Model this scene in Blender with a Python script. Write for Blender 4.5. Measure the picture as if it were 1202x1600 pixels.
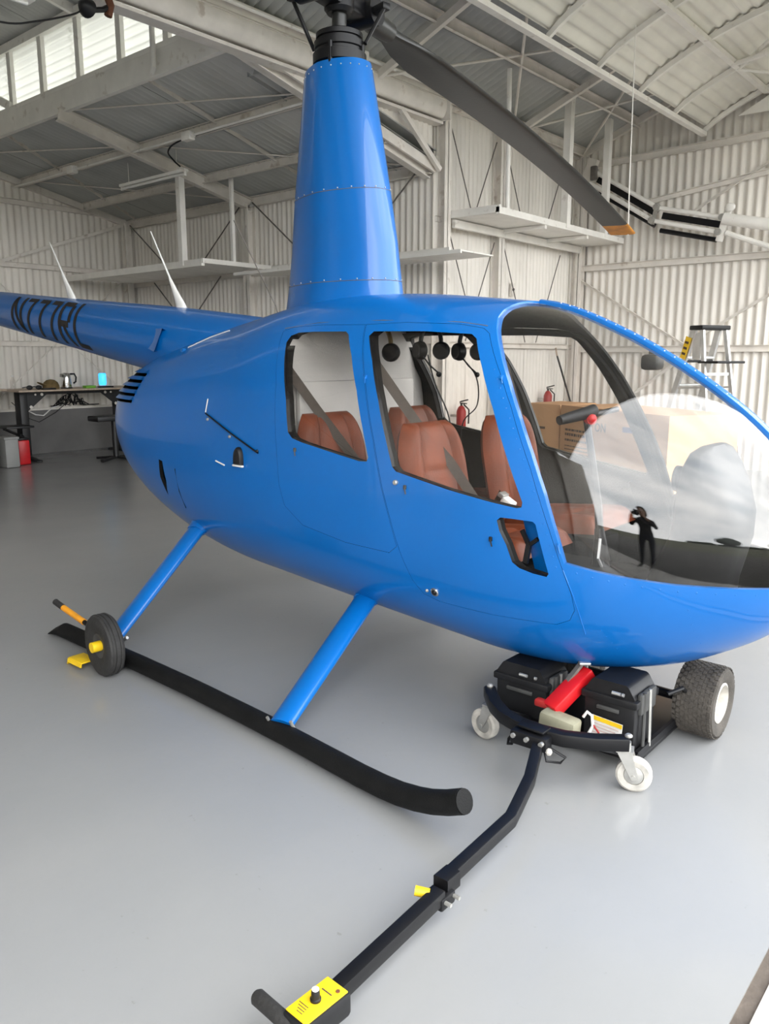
import bpy, bmesh, math, random
import numpy as np
from mathutils import Vector, Matrix
random.seed(7)
for _o in list(bpy.data.objects): bpy.data.objects.remove(_o, do_unlink=True)
SC = bpy.context.scene
COL = SC.collection

# ------------------------------------------------------------------ camera
# World axes: origin on the floor under the rotor mast, +X = helicopter nose, +Y = its left side, +Z up.
cam_d = bpy.data.cameras.new('camera'); CAM = bpy.data.objects.new('camera', cam_d); COL.objects.link(CAM)
_F = Vector((-0.63751586, 0.74643517, -0.190809)); _R = Vector((0.76040597, 0.64944805, 0.0)); _U = Vector((-0.12392053, 0.1450923, 0.98162718))
CAM.matrix_world = Matrix(((_R.x, _U.x, -_F.x, 3.013), (_R.y, _U.y, -_F.y, -3.181), (_R.z, _U.z, -_F.z, 1.551), (0, 0, 0, 1)))
cam_d.sensor_fit = 'VERTICAL'; cam_d.sensor_height = 24.0; cam_d.lens = 18.75
cam_d.clip_start = 0.05; cam_d.clip_end = 500
SC.camera = CAM

# ------------------------------------------------------------------ sky: bright overcast
W_ = bpy.data.worlds.new('overcast_sky'); SC.world = W_; W_.use_nodes = True
nt = W_.node_tree; nt.nodes.clear()
_out = nt.nodes.new('ShaderNodeOutputWorld'); _bg = nt.nodes.new('ShaderNodeBackground')
_tc = nt.nodes.new('ShaderNodeTexCoord'); _mp = nt.nodes.new('ShaderNodeMapping'); _mp.inputs['Scale'].default_value = (1.6, 1.6, 3.4)
_nz = nt.nodes.new('ShaderNodeTexNoise'); _nz.inputs['Scale'].default_value = 1.7; _nz.inputs['Detail'].default_value = 7; _nz.inputs['Roughness'].default_value = .55
_rp = nt.nodes.new('ShaderNodeValToRGB'); _rp.color_ramp.elements[0].position = .3; _rp.color_ramp.elements[0].color = (.50, .54, .58, 1)
_rp.color_ramp.elements[1].position = .68; _rp.color_ramp.elements[1].color = (1.0, .99, .97, 1)
nt.links.new(_tc.outputs['Generated'], _mp.inputs['Vector']); nt.links.new(_mp.outputs['Vector'], _nz.inputs['Vector'])
nt.links.new(_nz.outputs['Fac'], _rp.inputs['Fac']); nt.links.new(_rp.outputs['Color'], _bg.inputs['Color']); nt.links.new(_bg.outputs['Background'], _out.inputs['Surface'])
_bg.inputs['Strength'].default_value = 7.8

SC.view_settings.view_transform = 'Standard'; SC.view_settings.look = 'None'
SC.view_settings.gamma = 1.0; SC.view_settings.use_curve_mapping = False
SC.view_settings.exposure = 0.18

# ------------------------------------------------------------------ materials
MATS = {}
def M(name, col, rough=.5, metal=0., var=0., vs=4., bump=0., bs=60., coat=0., spec=.5, stretch=(1, 1, 1), var2=None, v2s=20.):
    m = bpy.data.materials.new(name); m.use_nodes = True; t = m.node_tree; b = t.nodes['Principled BSDF']
    b.inputs['Base Color'].default_value = (*col, 1); b.inputs['Roughness'].default_value = rough; b.inputs['Metallic'].default_value = metal
    b.inputs['Coat Weight'].default_value = coat; b.inputs['Coat Roughness'].default_value = .04; b.inputs['Specular IOR Level'].default_value = spec
    tc = t.nodes.new('ShaderNodeTexCoord'); mp = t.nodes.new('ShaderNodeMapping'); mp.inputs['Scale'].default_value = stretch
    t.links.new(tc.outputs['Object'], mp.inputs['Vector'])
    if var:
        n = t.nodes.new('ShaderNodeTexNoise'); n.inputs['Scale'].default_value = vs; n.inputs['Detail'].default_value = 6
        r = t.nodes.new('ShaderNodeValToRGB'); e = r.color_ramp.elements
        e[0].position = .32; e[1].position = .68
        e[0].color = (*[max(0, c * (1 - var)) for c in col], 1); e[1].color = (*[min(1, c * (1 + var * .6)) for c in col], 1)
        t.links.new(mp.outputs['Vector'], n.inputs['Vector']); t.links.new(n.outputs['Fac'], r.inputs['Fac']); last = r.outputs['Color']
        if var2:
            n2 = t.nodes.new('ShaderNodeTexNoise'); n2.inputs['Scale'].default_value = v2s; n2.inputs['Detail'].default_value = 8
            r2 = t.nodes.new('ShaderNodeValToRGB'); r2.color_ramp.elements[0].position = .63; r2.color_ramp.elements[1].position = .72
            r2.color_ramp.elements[0].color = (0, 0, 0, 1); r2.color_ramp.elements[1].color = (.7, .7, .7, 1)
            mx = t.nodes.new('ShaderNodeMixRGB'); mx.inputs['Color2'].default_value = (*var2, 1)
            t.links.new(mp.outputs['Vector'], n2.inputs['Vector']); t.links.new(n2.outputs['Fac'], r2.inputs['Fac']); t.links.new(r2.outputs['Color'], mx.inputs['Fac'])
            t.links.new(last, mx.inputs['Color1']); last = mx.outputs['Color']
        t.links.new(last, b.inputs['Base Color'])
    if bump:
        n = t.nodes.new('ShaderNodeTexNoise'); n.inputs['Scale'].default_value = bs; n.inputs['Detail'].default_value = 4
        bp = t.nodes.new('ShaderNodeBump'); bp.inputs['Strength'].default_value = bump; bp.inputs['Distance'].default_value = .01
        t.links.new(mp.outputs['Vector'], n.inputs['Vector']); t.links.new(n.outputs['Fac'], bp.inputs['Height']); t.links.new(bp.outputs['Normal'], b.inputs['Normal'])
    MATS[name] = m; return m

M('blue_paint', (.0, .120, .425), .33, var=.04, vs=2, coat=.5, spec=.3)
M('black_paint', (.006, .006, .007), .38, var=.2, vs=8, spec=.28)
M('skid_black', (.005, .005, .005), .6, var=.3, vs=12, bump=.25, bs=220, spec=.22)
M('blade_black', (.017, .018, .017), .38, var=.25, vs=3, bump=.05)
M('rubber', (.022, .021, .020), .75, var=.3, vs=20, bump=.3, bs=90)
M('tire_rubber', (.060, .052, .043), .85, var=.35, vs=14, bump=.4, bs=120)
M('lining_dark', (.010, .0095, .009), .75, var=.2, vs=6, bump=.12, bs=120, spec=.15)
M('cabin_carpet', (.006, .006, .006), .95, var=.3, vs=30, bump=.2, bs=100, spec=.1)
M('grey_fabric', (.52, .51, .49), .95, var=.08, vs=3, bump=.3, bs=240)
M('leather', (.165, .041, .016), .5, var=.3, vs=7, bump=.12, bs=110, spec=.3)
M('leather_seam', (.10, .030, .016), .6)
M('belt_web', (.075, .062, .052), .8, var=.15, vs=40, bump=.4, bs=400)
M('white_plastic', (.78, .77, .74), .45, var=.05)
M('black_plastic', (.011, .011, .012), .45, var=.2, vs=15, spec=.3)
M('grey_plastic', (.06, .06, .058), .5, var=.2, vs=15, spec=.3)
M('wall_cream', (.79, .748, .685), .55, var=.10, vs=1.3, stretch=(1, 1, .35), bump=.05, bs=30, var2=(.68, .62, .55), v2s=2.2)
M('steel_cream', (.79, .745, .685), .5, var=.10, vs=5, bump=.1, bs=40, var2=(.48, .40, .33), v2s=6)
M('steel_white', (.86, .835, .785), .5, var=.06, vs=5, var2=(.60, .55, .49), v2s=9)
M('galv_roof', (.50, .505, .485), .55, .1, var=.12, vs=3.5, stretch=(1, .3, 1))
M('canopy_sheet', (.86, .835, .765), .5, var=.08, vs=2.5)
M('rod_dark', (.17, .155, .14), .6, .3, var=.3, vs=10)
M('dado_grey', (.155, .150, .145), .7, var=.18, vs=2.5, bump=.2, bs=40)
M('galv_steel', (.52, .51, .48), .42, .75, var=.2, vs=10)
M('chrome', (.72, .72, .72), .14, 1.)
M('alu', (.62, .62, .61), .38, .8, var=.12, vs=8)
M('yellow', (.86, .56, .012), .45, var=.12, vs=12)
M('yellow_orange', (.80, .33, .02), .5, var=.2, vs=12)
M('orange_tip', (.66, .26, .02), .5, var=.25, vs=14)
M('red_paint', (.50, .008, .012), .4, var=.15, vs=8)
M('red_dull', (.34, .02, .018), .5, var=.15, vs=8)
M('khaki', (.30, .285, .20), .6, var=.25, vs=14)
M('dirty_white', (.48, .455, .41), .6, var=.3, vs=22)
M('cardboard', (.56, .315, .15), .85, var=.08, vs=3, bump=.12, bs=60)
M('ink', (.02, .016, .014), .7)
M('ink_brown', (.09, .055, .035), .8)
M('ink_blue', (.10, .105, .22), .7)
M('ink_pale', (.62, .50, .46), .8)
M('bin_grey', (.27, .27, .26), .6, var=.1)
M('asphalt', (.055, .052, .045), .9, var=.35, vs=.8, bump=.5, bs=25)
M('desk_top', (.46, .36, .27), .5, var=.15, vs=4, stretch=(1, 6, 1))
M('desk_black', (.010, .010, .011), .45, var=.2, vs=10)
M('khaki_cap', (.17, .115, .045), .9, var=.35, vs=18)
M('green_pad', (.16, .42, .04), .7)
M('blue_lamp', (.02, .40, .80), .2)
M('concrete', (.40, .385, .36), .75, var=.2, vs=2, bump=.3, bs=30)
M('grass', (.060, .062, .028), .95, var=.45, vs=.25, bump=.8, bs=8)
M('tree_leaf', (.030, .040, .020), .9, var=.4, vs=1.2, bump=.8, bs=3)
M('bark', (.05, .04, .03), .9)
M('shed_wall', (.50, .47, .42), .7, var=.1)
M('track_steel', (.14, .115, .095), .65, .5, var=.35, vs=9, bump=.3, bs=50)
M('track_light', (.50, .46, .42), .55, .3, var=.2, vs=9)
M('rust', (.16, .06, .03), .8, .2, var=.4, vs=10)

def emit_mix(name, col, strength):
    m = M(name, col, .25); b = m.node_tree.nodes['Principled BSDF']
    b.inputs['Emission Color'].default_value = (*col, 1); b.inputs['Emission Strength'].default_value = strength; return m
emit_mix('blue_glow', (.06, .50, 1.0), 1.2)

# clear acrylic: fresnel mirror over a clear, faintly tinted pane
def glass(name, tint, f0=.042):
    m = bpy.data.materials.new(name); m.use_nodes = True; t = m.node_tree; t.nodes.clear()
    o = t.nodes.new('ShaderNodeOutputMaterial'); mx = t.nodes.new('ShaderNodeMixShader'); tr = t.nodes.new('ShaderNodeBsdfTransparent'); gl = t.nodes.new('ShaderNodeBsdfGlossy')
    lw = t.nodes.new('ShaderNodeLayerWeight'); lw.inputs['Blend'].default_value = .5      # Schlick reflectance of one face of the pane
    pw = t.nodes.new('ShaderNodeMath'); pw.operation = 'POWER'; pw.inputs[1].default_value = 5.
    fr = t.nodes.new('ShaderNodeMath'); fr.operation = 'MULTIPLY_ADD'; fr.inputs[1].default_value = 1 - f0; fr.inputs[2].default_value = f0
    t.links.new(lw.outputs['Facing'], pw.inputs[0]); t.links.new(pw.outputs[0], fr.inputs[0])
    tr.inputs['Color'].default_value = (*tint, 1); gl.inputs['Roughness'].default_value = .015; gl.inputs['Color'].default_value = (1, 1, 1, 1)
    t.links.new(fr.outputs[0], mx.inputs['Fac']); t.links.new(tr.outputs['BSDF'], mx.inputs[1]); t.links.new(gl.outputs['BSDF'], mx.inputs[2]); t.links.new(mx.outputs['Shader'], o.inputs['Surface'])
    MATS[name] = m
glass('acrylic', (.96, .96, .96), .042); glass('acrylic_door', (.95, .94, .93), .02)

# translucent fibreglass sheet in the clerestory
_m = bpy.data.materials.new('translucent_sheet'); _m.use_nodes = True; _t = _m.node_tree; _t.nodes.clear()
_o = _t.nodes.new('ShaderNodeOutputMaterial'); _mx = _t.nodes.new('ShaderNodeMixShader'); _d = _t.nodes.new('ShaderNodeBsdfDiffuse'); _tl = _t.nodes.new('ShaderNodeBsdfTranslucent')
_d.inputs['Color'].default_value = (.7, .7, .64, 1); _tl.inputs['Color'].default_value = (.37, .37, .335, 1); _mx.inputs['Fac'].default_value = .5
_t.links.new(_d.outputs['BSDF'], _mx.inputs[1]); _t.links.new(_tl.outputs['BSDF'], _mx.inputs[2]); _t.links.new(_mx.outputs['Shader'], _o.inputs['Surface']); MATS['translucent_sheet'] = _m

# painted concrete floor: glossy grey epoxy with faint scuffs and dust
def floor_mat():
    m = M('floor_epoxy', (.30, .305, .31), .2); t = m.node_tree; b = t.nodes['Principled BSDF']
    tc = t.nodes.new('ShaderNodeTexCoord')
    def noise(scale, det=6, rough=.55, stretch=(1, 1, 1)):
        mp = t.nodes.new('ShaderNodeMapping'); mp.inputs['Scale'].default_value = stretch; n = t.nodes.new('ShaderNodeTexNoise')
        n.inputs['Scale'].default_value = scale; n.inputs['Detail'].default_value = det; n.inputs['Roughness'].default_value = rough
        t.links.new(tc.outputs['Object'], mp.inputs['Vector']); t.links.new(mp.outputs['Vector'], n.inputs['Vector']); return n.outputs['Fac']
    def ramp(fac, p0, c0, p1, c1):
        r = t.nodes.new('ShaderNodeValToRGB'); r.color_ramp.elements[0].position = p0; r.color_ramp.elements[0].color = (*c0, 1); r.color_ramp.elements[1].position = p1; r.color_ramp.elements[1].color = (*c1, 1)
        t.links.new(fac, r.inputs['Fac']); return r.outputs['Color']
    base = ramp(noise(.55), .25, (.232, .236, .239), .75, (.270, .272, .273))
    spots = ramp(noise(30, 6, .6), .69, (0, 0, 0), .76, (.5, .5, .5))
    mx = t.nodes.new('ShaderNodeMixRGB'); mx.inputs['Color2'].default_value = (.16, .15, .14, 1)
    t.links.new(spots, mx.inputs['Fac']); t.links.new(base, mx.inputs['Color1'])
    dust = ramp(noise(1.6, 8, .6, (1, .5, 1)), .40, (0, 0, 0), .85, (.35, .35, .35))
    mx2 = t.nodes.new('ShaderNodeMixRGB'); mx2.inputs['Color2'].default_value = (.315, .305, .29, 1)
    t.links.new(dust, mx2.inputs['Fac']); t.links.new(mx.outputs['Color'], mx2.inputs['Color1']); t.links.new(mx2.outputs['Color'], b.inputs['Base Color'])
    rr = t.nodes.new('ShaderNodeMath'); rr.operation = 'MULTIPLY_ADD'; rr.inputs[1].default_value = .14; rr.inputs[2].default_value = .15; t.links.new(noise(1.3, 3), rr.inputs[0]); t.links.new(rr.outputs[0], b.inputs['Roughness'])
    bp = t.nodes.new('ShaderNodeBump'); bp.inputs['Strength'].default_value = .06; bp.inputs['Distance'].default_value = .01
    t.links.new(noise(26, 5), bp.inputs['Height']); t.links.new(bp.outputs['Normal'], b.inputs['Normal'])
floor_mat()

# ------------------------------------------------------------------ mesh helpers
WL = {}
def V(*a): return Vector(a)
def wl(o): return WL.get(o.name, Vector((0, 0, 0)))
def frame(d, up=(0, 0, 1)):
    d = Vector(d).normalized(); up = Vector(up)
    if abs(d.dot(up)) > .98: up = Vector((1, 0, 0))
    s = d.cross(up).normalized(); return d, s, s.cross(d).normalized()
class MB:
    def __init__(s, xf=None): s.v = []; s.f = []; s.m = []; s.xf = xf
    def add(s, vs, fs, mi=0):
        b = len(s.v)
        for p in vs:
            p = Vector(p); s.v.append(s.xf @ p if s.xf else p)
        for f in fs: s.f.append([b + i for i in f]); s.m.append(mi)
        return s
    def box(s, c, d, b=0., mi=0, rot=None, seg=2):
        c = Vector(c); hx, hy, hz = d[0] / 2, d[1] / 2, d[2] / 2
        bm = bmesh.new(); bmesh.ops.create_cube(bm, size=1)
        for v in bm.verts: v.co = Vector((v.co.x * 2 * hx, v.co.y * 2 * hy, v.co.z * 2 * hz))
        if b: bmesh.ops.bevel(bm, geom=bm.edges[:], offset=min(b, min(hx, hy, hz) * .95), segments=seg, affect='EDGES', profile=.5)
        bm.verts.index_update()
        vs = [(rot @ v.co if rot else v.co) + c for v in bm.verts]; fs = [[v.index for v in f.verts] for f in bm.faces]; bm.free()
        return s.add(vs, fs, mi)
    def mm(s, a, b_, b=0., mi=0):
        a = Vector(a); b_ = Vector(b_); return s.box((a + b_) / 2, [abs(x) for x in (b_ - a)], b, mi)
    def bar(s, p0, p1, w, h, up=(0, 0, 1), mi=0, b=0.):
        p0 = Vector(p0); p1 = Vector(p1); d, sd, u = frame(p1 - p0, up); L = (p1 - p0).length
        R = Matrix((d, sd, u)).transposed()
        return s.box((p0 + p1) / 2, (L, w, h), b, mi, R)
    def channel(s, p0, p1, w, h, t=.008, up=(0, 0, 1), mi=0):   # C section, open to the side
        d, sd, u = frame(Vector(p1) - Vector(p0), up); p0 = Vector(p0); p1 = Vector(p1)
        s.bar(p0 - sd * (w / 2 - t / 2), p1 - sd * (w / 2 - t / 2), t, h, up, mi)
        for k in (-1, 1): s.bar(p0 + u * k * (h / 2 - t / 2), p1 + u * k * (h / 2 - t / 2), w, t, up, mi)
        return s
    def ibeam(s, p0, p1, w, h, t=.014, up=(0, 0, 1), mi=0):
        d, sd, u = frame(Vector(p1) - Vector(p0), up); p0 = Vector(p0); p1 = Vector(p1)
        s.bar(p0, p1, t, h, up, mi)
        for k in (-1, 1): s.bar(p0 + u * k * (h / 2 - t / 2), p1 + u * k * (h / 2 - t / 2), w, t, up, mi)
        return s
    def tube(s, pts, r, n=10, mi=0, cap=True, flat=1., up=(0, 0, 1)):
        P = [Vector(p) for p in pts]; k = len(P); rr = r if isinstance(r, (list, tuple)) else [r] * k
        vs = []; d, sd, u = frame(P[1] - P[0], up)
        for i in range(k):
            t = (P[min(i + 1, k - 1)] - P[max(i - 1, 0)]).normalized()
            sd = (sd - t * sd.dot(t)).normalized(); u = sd.cross(t).normalized()
            for j in range(n):
                a = 2 * math.pi * j / n; vs.append(P[i] + sd * math.cos(a) * rr[i] + u * math.sin(a) * rr[i] * flat)
        fs = [[i * n + j, i * n + (j + 1) % n, (i + 1) * n + (j + 1) % n, (i + 1) * n + j] for i in range(k - 1) for j in range(n)]
        if cap: fs += [list(range(n))[::-1], [(k - 1) * n + j for j in range(n)]]
        return s.add(vs, fs, mi)
    def lathe(s, prof, c, axis=(0, 0, 1), n=24, mi=0, closed=False):
        d, sd, u = frame(axis, (1, 0, 0) if abs(axis[0]) < .9 else (0, 0, 1)); c = Vector(c); vs = []; k = len(prof)
        for r, h in prof:
            for j in range(n):
                a = 2 * math.pi * j / n; vs.append(c + d * h + (sd * math.cos(a) + u * math.sin(a)) * r)
        fs = [[i * n + j, i * n + (j + 1) % n, (i + 1) * n + (j + 1) % n, (i + 1) * n + j] for i in range(k - 1) for j in range(n)]
        if closed: fs += [[(k - 1) * n + j, (k - 1) * n + (j + 1) % n, (j + 1) % n, j] for j in range(n)]
        else: fs += [list(range(n))[::-1], [(k - 1) * n + j for j in range(n)]]
        return s.add(vs, fs, mi)
    def prism(s, poly, fn, a, b, mi=0):      # fn(p2, t) -> point
        n = len(poly); vs = [fn(p, a) for p in poly] + [fn(p, b) for p in poly]
        fs = [list(range(n))[::-1], [n + i for i in range(n)]] + [[i, (i + 1) % n, n + (i + 1) % n, n + i] for i in range(n)]
        return s.add(vs, fs, mi)
    def loft(s, secs, mi=0, cap=True, closed=True):
        n = len(secs[0]); vs = [p for sc in secs for p in sc]; k = len(secs); m_ = n if closed else n - 1
        fs = [[i * n + j, i * n + (j + 1) % n, (i + 1) * n + (j + 1) % n, (i + 1) * n + j] for i in range(k - 1) for j in range(m_)]
        if cap: fs += [list(range(n))[::-1], [(k - 1) * n + j for j in range(n)]]
        return s.add(vs, fs, mi)
    def grid(s, fn, nu, nv, mi=0):
        vs = [fn(i / nu, j / nv) for i in range(nu + 1) for j in range(nv + 1)]; w = nv + 1
        return s.add(vs, [[i * w + j, (i + 1) * w + j, (i + 1) * w + j + 1, i * w + j + 1] for i in range(nu) for j in range(nv)], mi)
    def ball(s, c, r, n=12, mi=0, sc=(1, 1, 1)):
        c = Vector(c); vs = []; h = n // 2
        for i in range(1, h):
            t = math.pi * i / h
            for j in range(n):
                a = 2 * math.pi * j / n; vs.append(c + Vector((math.sin(t) * math.cos(a) * r * sc[0], math.sin(t) * math.sin(a) * r * sc[1], math.cos(t) * r * sc[2])))
        vs += [c + Vector((0, 0, r * sc[2])), c - Vector((0, 0, r * sc[2]))]; k = (h - 1) * n
        fs = [[i * n + j, (i + 1) * n + j, (i + 1) * n + (j + 1) % n, i * n + (j + 1) % n] for i in range(h - 2) for j in range(n)]
        fs += [[k, j, (j + 1) % n] for j in range(n)] + [[k + 1, (h - 2) * n + (j + 1) % n, (h - 2) * n + j] for j in range(n)]
        return s.add(vs, fs, mi)
    def build(s, name, mats, parent=None, smooth=35, origin=None, fix=True):
        if origin is None:
            if parent is not None: origin = wl(parent)
            else:
                lo = [min(v[i] for v in s.v) for i in range(3)]; hi = [max(v[i] for v in s.v) for i in range(3)]
                origin = Vector(((lo[0] + hi[0]) / 2, (lo[1] + hi[1]) / 2, lo[2]))
        me = bpy.data.meshes.new(name); me.from_pydata([tuple(v - origin) for v in s.v], [], s.f)
        mats = mats if isinstance(mats, (list, tuple)) else [mats]
        for m in mats: me.materials.append(MATS[m])
        me.polygons.foreach_set('material_index', s.m)
        if fix:
            bm = bmesh.new(); bm.from_mesh(me); bmesh.ops.recalc_face_normals(bm, faces=bm.faces[:]); bm.to_mesh(me); bm.free()
        if smooth:
            me.polygons.foreach_set('use_smooth', [True] * len(me.polygons)); me.set_sharp_from_angle(angle=math.radians(smooth))
        return place(name, me, parent, origin)
def place(name, me, parent=None, origin=None):
    o = bpy.data.objects.new(name, me); COL.objects.link(o)
    if parent is not None: o.parent = parent; o.location = origin - wl(parent)
    else: o.location = origin
    WL[o.name] = Vector(origin); return o
def tag(o, label=None, cat=None, group=None, kind=None):
    if label: o['label'] = label
    if cat: o['category'] = cat
    if group: o['group'] = group
    if kind: o['kind'] = kind
    return o
def thing(name, label, cat, loc=(0, 0, 0), group=None, kind=None):
    o = bpy.data.objects.new(name, None); COL.objects.link(o); o.location = loc; o.empty_display_size = .2; WL[o.name] = Vector(loc)
    return tag(o, label, cat, group, kind)
def struct(name, loc=(0, 0, 0), label=None):
    o = bpy.data.objects.new(name, None); COL.objects.link(o); o.location = loc; WL[o.name] = Vector(loc)
    o['kind'] = 'structure'
    if label: o['label'] = label
    return o
def arc(c, r, a0, a1, n): return [(c[0] + r * math.cos(a0 + (a1 - a0) * i / n), c[1] + r * math.sin(a0 + (a1 - a0) * i / n)) for i in range(n + 1)]
def sm(pts, n=6):
    P = [Vector(p) for p in pts]; out = []
    for i in range(len(P) - 1):
        a, b, c, d = P[max(0, i - 1)], P[i], P[i + 1], P[min(len(P) - 1, i + 2)]
        for j in range(n):
            t = j / n; out.append(.5 * (2 * b + (c - a) * t + (2 * a - 5 * b + 4 * c - d) * t * t + (3 * b - a - 3 * c + d) * t ** 3))
    return out + [P[-1]]
def roundpoly(pts, r, n=4):
    out = []; k = len(pts)
    for i in range(k):
        p = Vector(pts[i]); a = Vector(pts[i - 1]); b = Vector(pts[(i + 1) % k]); da = (a - p); db = (b - p)
        q = min(r, da.length * .45, db.length * .45); s_ = p + da.normalized() * q; e = p + db.normalized() * q
        for j in range(n + 1):
            t = j / n; out.append(tuple((1 - t) ** 2 * s_ + 2 * t * (1 - t) * p + t * t * e))
    return out
def text_faces(body, size):
    cu = bpy.data.curves.new('lettering', 'FONT'); cu.body = body; cu.size = size; cu.resolution_u = 2; cu.offset = size * .012
    o = bpy.data.objects.new('lettering', cu); COL.objects.link(o); dg = bpy.context.evaluated_depsgraph_get(); dg.update()
    me = bpy.data.meshes.new_from_object(o.evaluated_get(dg)); vs = [tuple(v.co) for v in me.vertices]; fs = [list(p.vertices) for p in me.polygons]
    bpy.data.objects.remove(o, do_unlink=True); bpy.data.meshes.remove(me); bpy.data.curves.remove(cu); return vs, fs
# ================================================================== THE HANGAR (a T-shaped tin hangar)
XB, YR, XS, YF, XD = -9.70, 4.92, -3.13, 8.52, 2.60     # rear wall, rear side walls, step, front side walls, door line
def zr(Y): return 4.43 - (abs(Y) - 2.05) * .216          # low roof of the rear bay
def zc(Y): return 5.42 + (2.05 - abs(Y)) * .22           # raised middle roof of the rear bay
XRG = .6
def zf(X): return 4.52 + .383 * (X - XS) if X < XRG else 4.52 + .383 * (XRG - XS) - .36 * (X - XRG)
PITCH = .112
def sheets(parent, p0, du, length, zlo, zhi, nrm, mat, name='corrugated_sheet', per=8, amp=.017, pitch=PITCH, slope=None, rows=1):
    """corrugated sheets side by side along du; zlo/zhi functions of the distance along du; slope: fn(t, s)->point for roofs"""
    p0 = Vector(p0); du = Vector(du); nrm = Vector(nrm); w = per * pitch; k = int(math.ceil(length / w - 1e-6)); seg = 6
    for i in range(k):
        a = i * w; b = min(length, a + w + pitch * .5); n = max(2, int(round((b - a) / pitch * seg))); mb = MB(); off = .004 * (i % 2)
        lo = []; hi = []
        for j in range(n + 1):
            t = a + (b - a) * j / n; c = amp * math.cos(2 * math.pi * t / pitch) + off
            if slope: q = [slope(t, s_) + nrm * c for s_ in [r_ / rows for r_ in range(rows + 1)]]
            else:
                base = p0 + du * t + nrm * c; q = [Vector((base.x, base.y, zlo(t))), Vector((base.x, base.y, zhi(t)))]
            lo.append(q)
        m_ = len(lo[0]); vs = [p for q in lo for p in q]
        fs = [[j * m_ + r_, (j + 1) * m_ + r_, (j + 1) * m_ + r_ + 1, j * m_ + r_ + 1] for j in range(n) for r_ in range(m_ - 1)]
        mb.add(vs, fs); mb.build(name, mat, parent, smooth=60, fix=False)
cst = lambda z: (lambda t: z)

# floor, door track, apron
fm = MB(); fm.mm((XB - .1, -YF - .1, -.12), (XD - .025, YF + .1, 0)); tag(fm.build('floor', 'floor_epoxy', smooth=0), 'glossy grey painted concrete hangar floor', kind='structure')
tr = struct('trim_1', (XD, 0, 0), 'steel door track set in the floor at the hangar opening')
MB().mm((XD - .025, -YF, -.1), (XD + .014, YF, -.006)).build('track_channel', 'track_steel', tr, 0)
MB().mm((XD + .014, -YF, -.1), (XD + .020, YF, .004)).build('track_lip', 'track_light', tr, 0)
MB().mm((XD + .020, -YF, -.1), (XD + .075, YF, -.003)).build('track_plate', 'track_light', tr, 0)
MB().mm((XD + .075, -YF, -.1), (XD + .11, YF, -.012)).build('track_slot', 'track_steel', tr, 0)
ap = MB().mm((XD + .11, -14, -.12), (XD + .75, 14, -.004)).build('ground_apron', 'concrete', smooth=0); tag(ap, 'pale concrete strip outside the hangar door', kind='structure')
af = MB().mm((XD + .75, -60, -.14), (9, 60, -.012)).build('ground_asphalt', 'asphalt', smooth=0); tag(af, 'dark worn asphalt outside the hangar', kind='structure')
gr = MB().mm((9, -120, -.3), (160, 120, -.02)).build('ground_grass', 'grass', smooth=0); tag(gr, 'mown grass airfield beyond the apron', kind='structure')

def girt(parent, p0, p1, up, w=.05, h=.08, name='girt', mat='steel_cream'): return MB().channel(p0, p1, w, h, .006, up).build(name, mat, parent, 30)
def rod(parent, p0, p1, r=.008, name='brace_rod', mat='rod_dark'): return MB().tube([p0, p1], r, 6).build(name, mat, parent)
def angle(parent, p0, p1, up, w=.045, name='brace', mat='steel_cream'):
    d, sd, u = frame(Vector(p1) - Vector(p0), up); mb = MB(); p0 = Vector(p0); p1 = Vector(p1)
    mb.bar(p0, p1, .006, w, up); mb.bar(p0 + u * (w / 2) - sd * w / 2, p1 + u * (w / 2) - sd * w / 2, w, .006, up); return mb.build(name, mat, parent, 30)

# ---- rear wall with a grey block dado
wr = struct('wall_rear', (XB, 0, 0), 'cream corrugated rear wall above a grey block base')
sheets(wr, (XB, -YR, 0), (0, 1, 0), 2 * YR, cst(.69), lambda t: (zr(t - YR) if abs(t - YR) > 2.26 else zc(t - YR)) + .03, (1, 0, 0), 'wall_cream')
MB().mm((XB - .15, -YR, 0), (XB + .05, YR, .70), .006).build('block_base', 'dado_grey', wr, 0)
MB().mm((XB + .02, -YR, .70), (XB + .075, YR, .735), .004).build('sill_ledge', 'steel_cream', wr, 0)
for z in (2.94, 3.87): girt(wr, (XB + .05, -YR, z), (XB + .05, YR, z), (0, 0, 1))
girt(wr, (XB + .05, -YR, 1.75), (XB + .05, YR, 1.75), (0, 0, 1))
for s in (-1, 1):
    MB().bar((XB + .06, s * 2.05, zr(2.05) - .06), (XB + .06, s * YR, zr(YR) - .06), .06, .10).build('rake_beam', 'steel_cream', wr, 30)
    angle(wr, (XB + .08, s * 4.75, 3.75), (XB + .08, s * 2.6, 2.98), (1, 0, 0)); rod(wr, (XB + .08, s * 4.8, .8), (XB + .08, s * 2.3, 2.9), .007, mat='steel_cream'); rod(wr, (XB + .08, s * 4.8, 2.9), (XB + .08, s * 2.3, .8), .007, mat='steel_cream')
    MB().ibeam((XB + .12, s * (YR - .12), 0), (XB + .12, s * (YR - .12), zr(YR) - .05), .12, .12, .01, (1, 0, 0)).build('corner_post', 'steel_cream', wr, 30)
    MB().ibeam((XB + .1, s * 2.05, 0), (XB + .1, s * 2.05, zr(2.05) - .05), .10, .12, .01, (1, 0, 0)).build('post', 'steel_cream', wr, 30)

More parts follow.
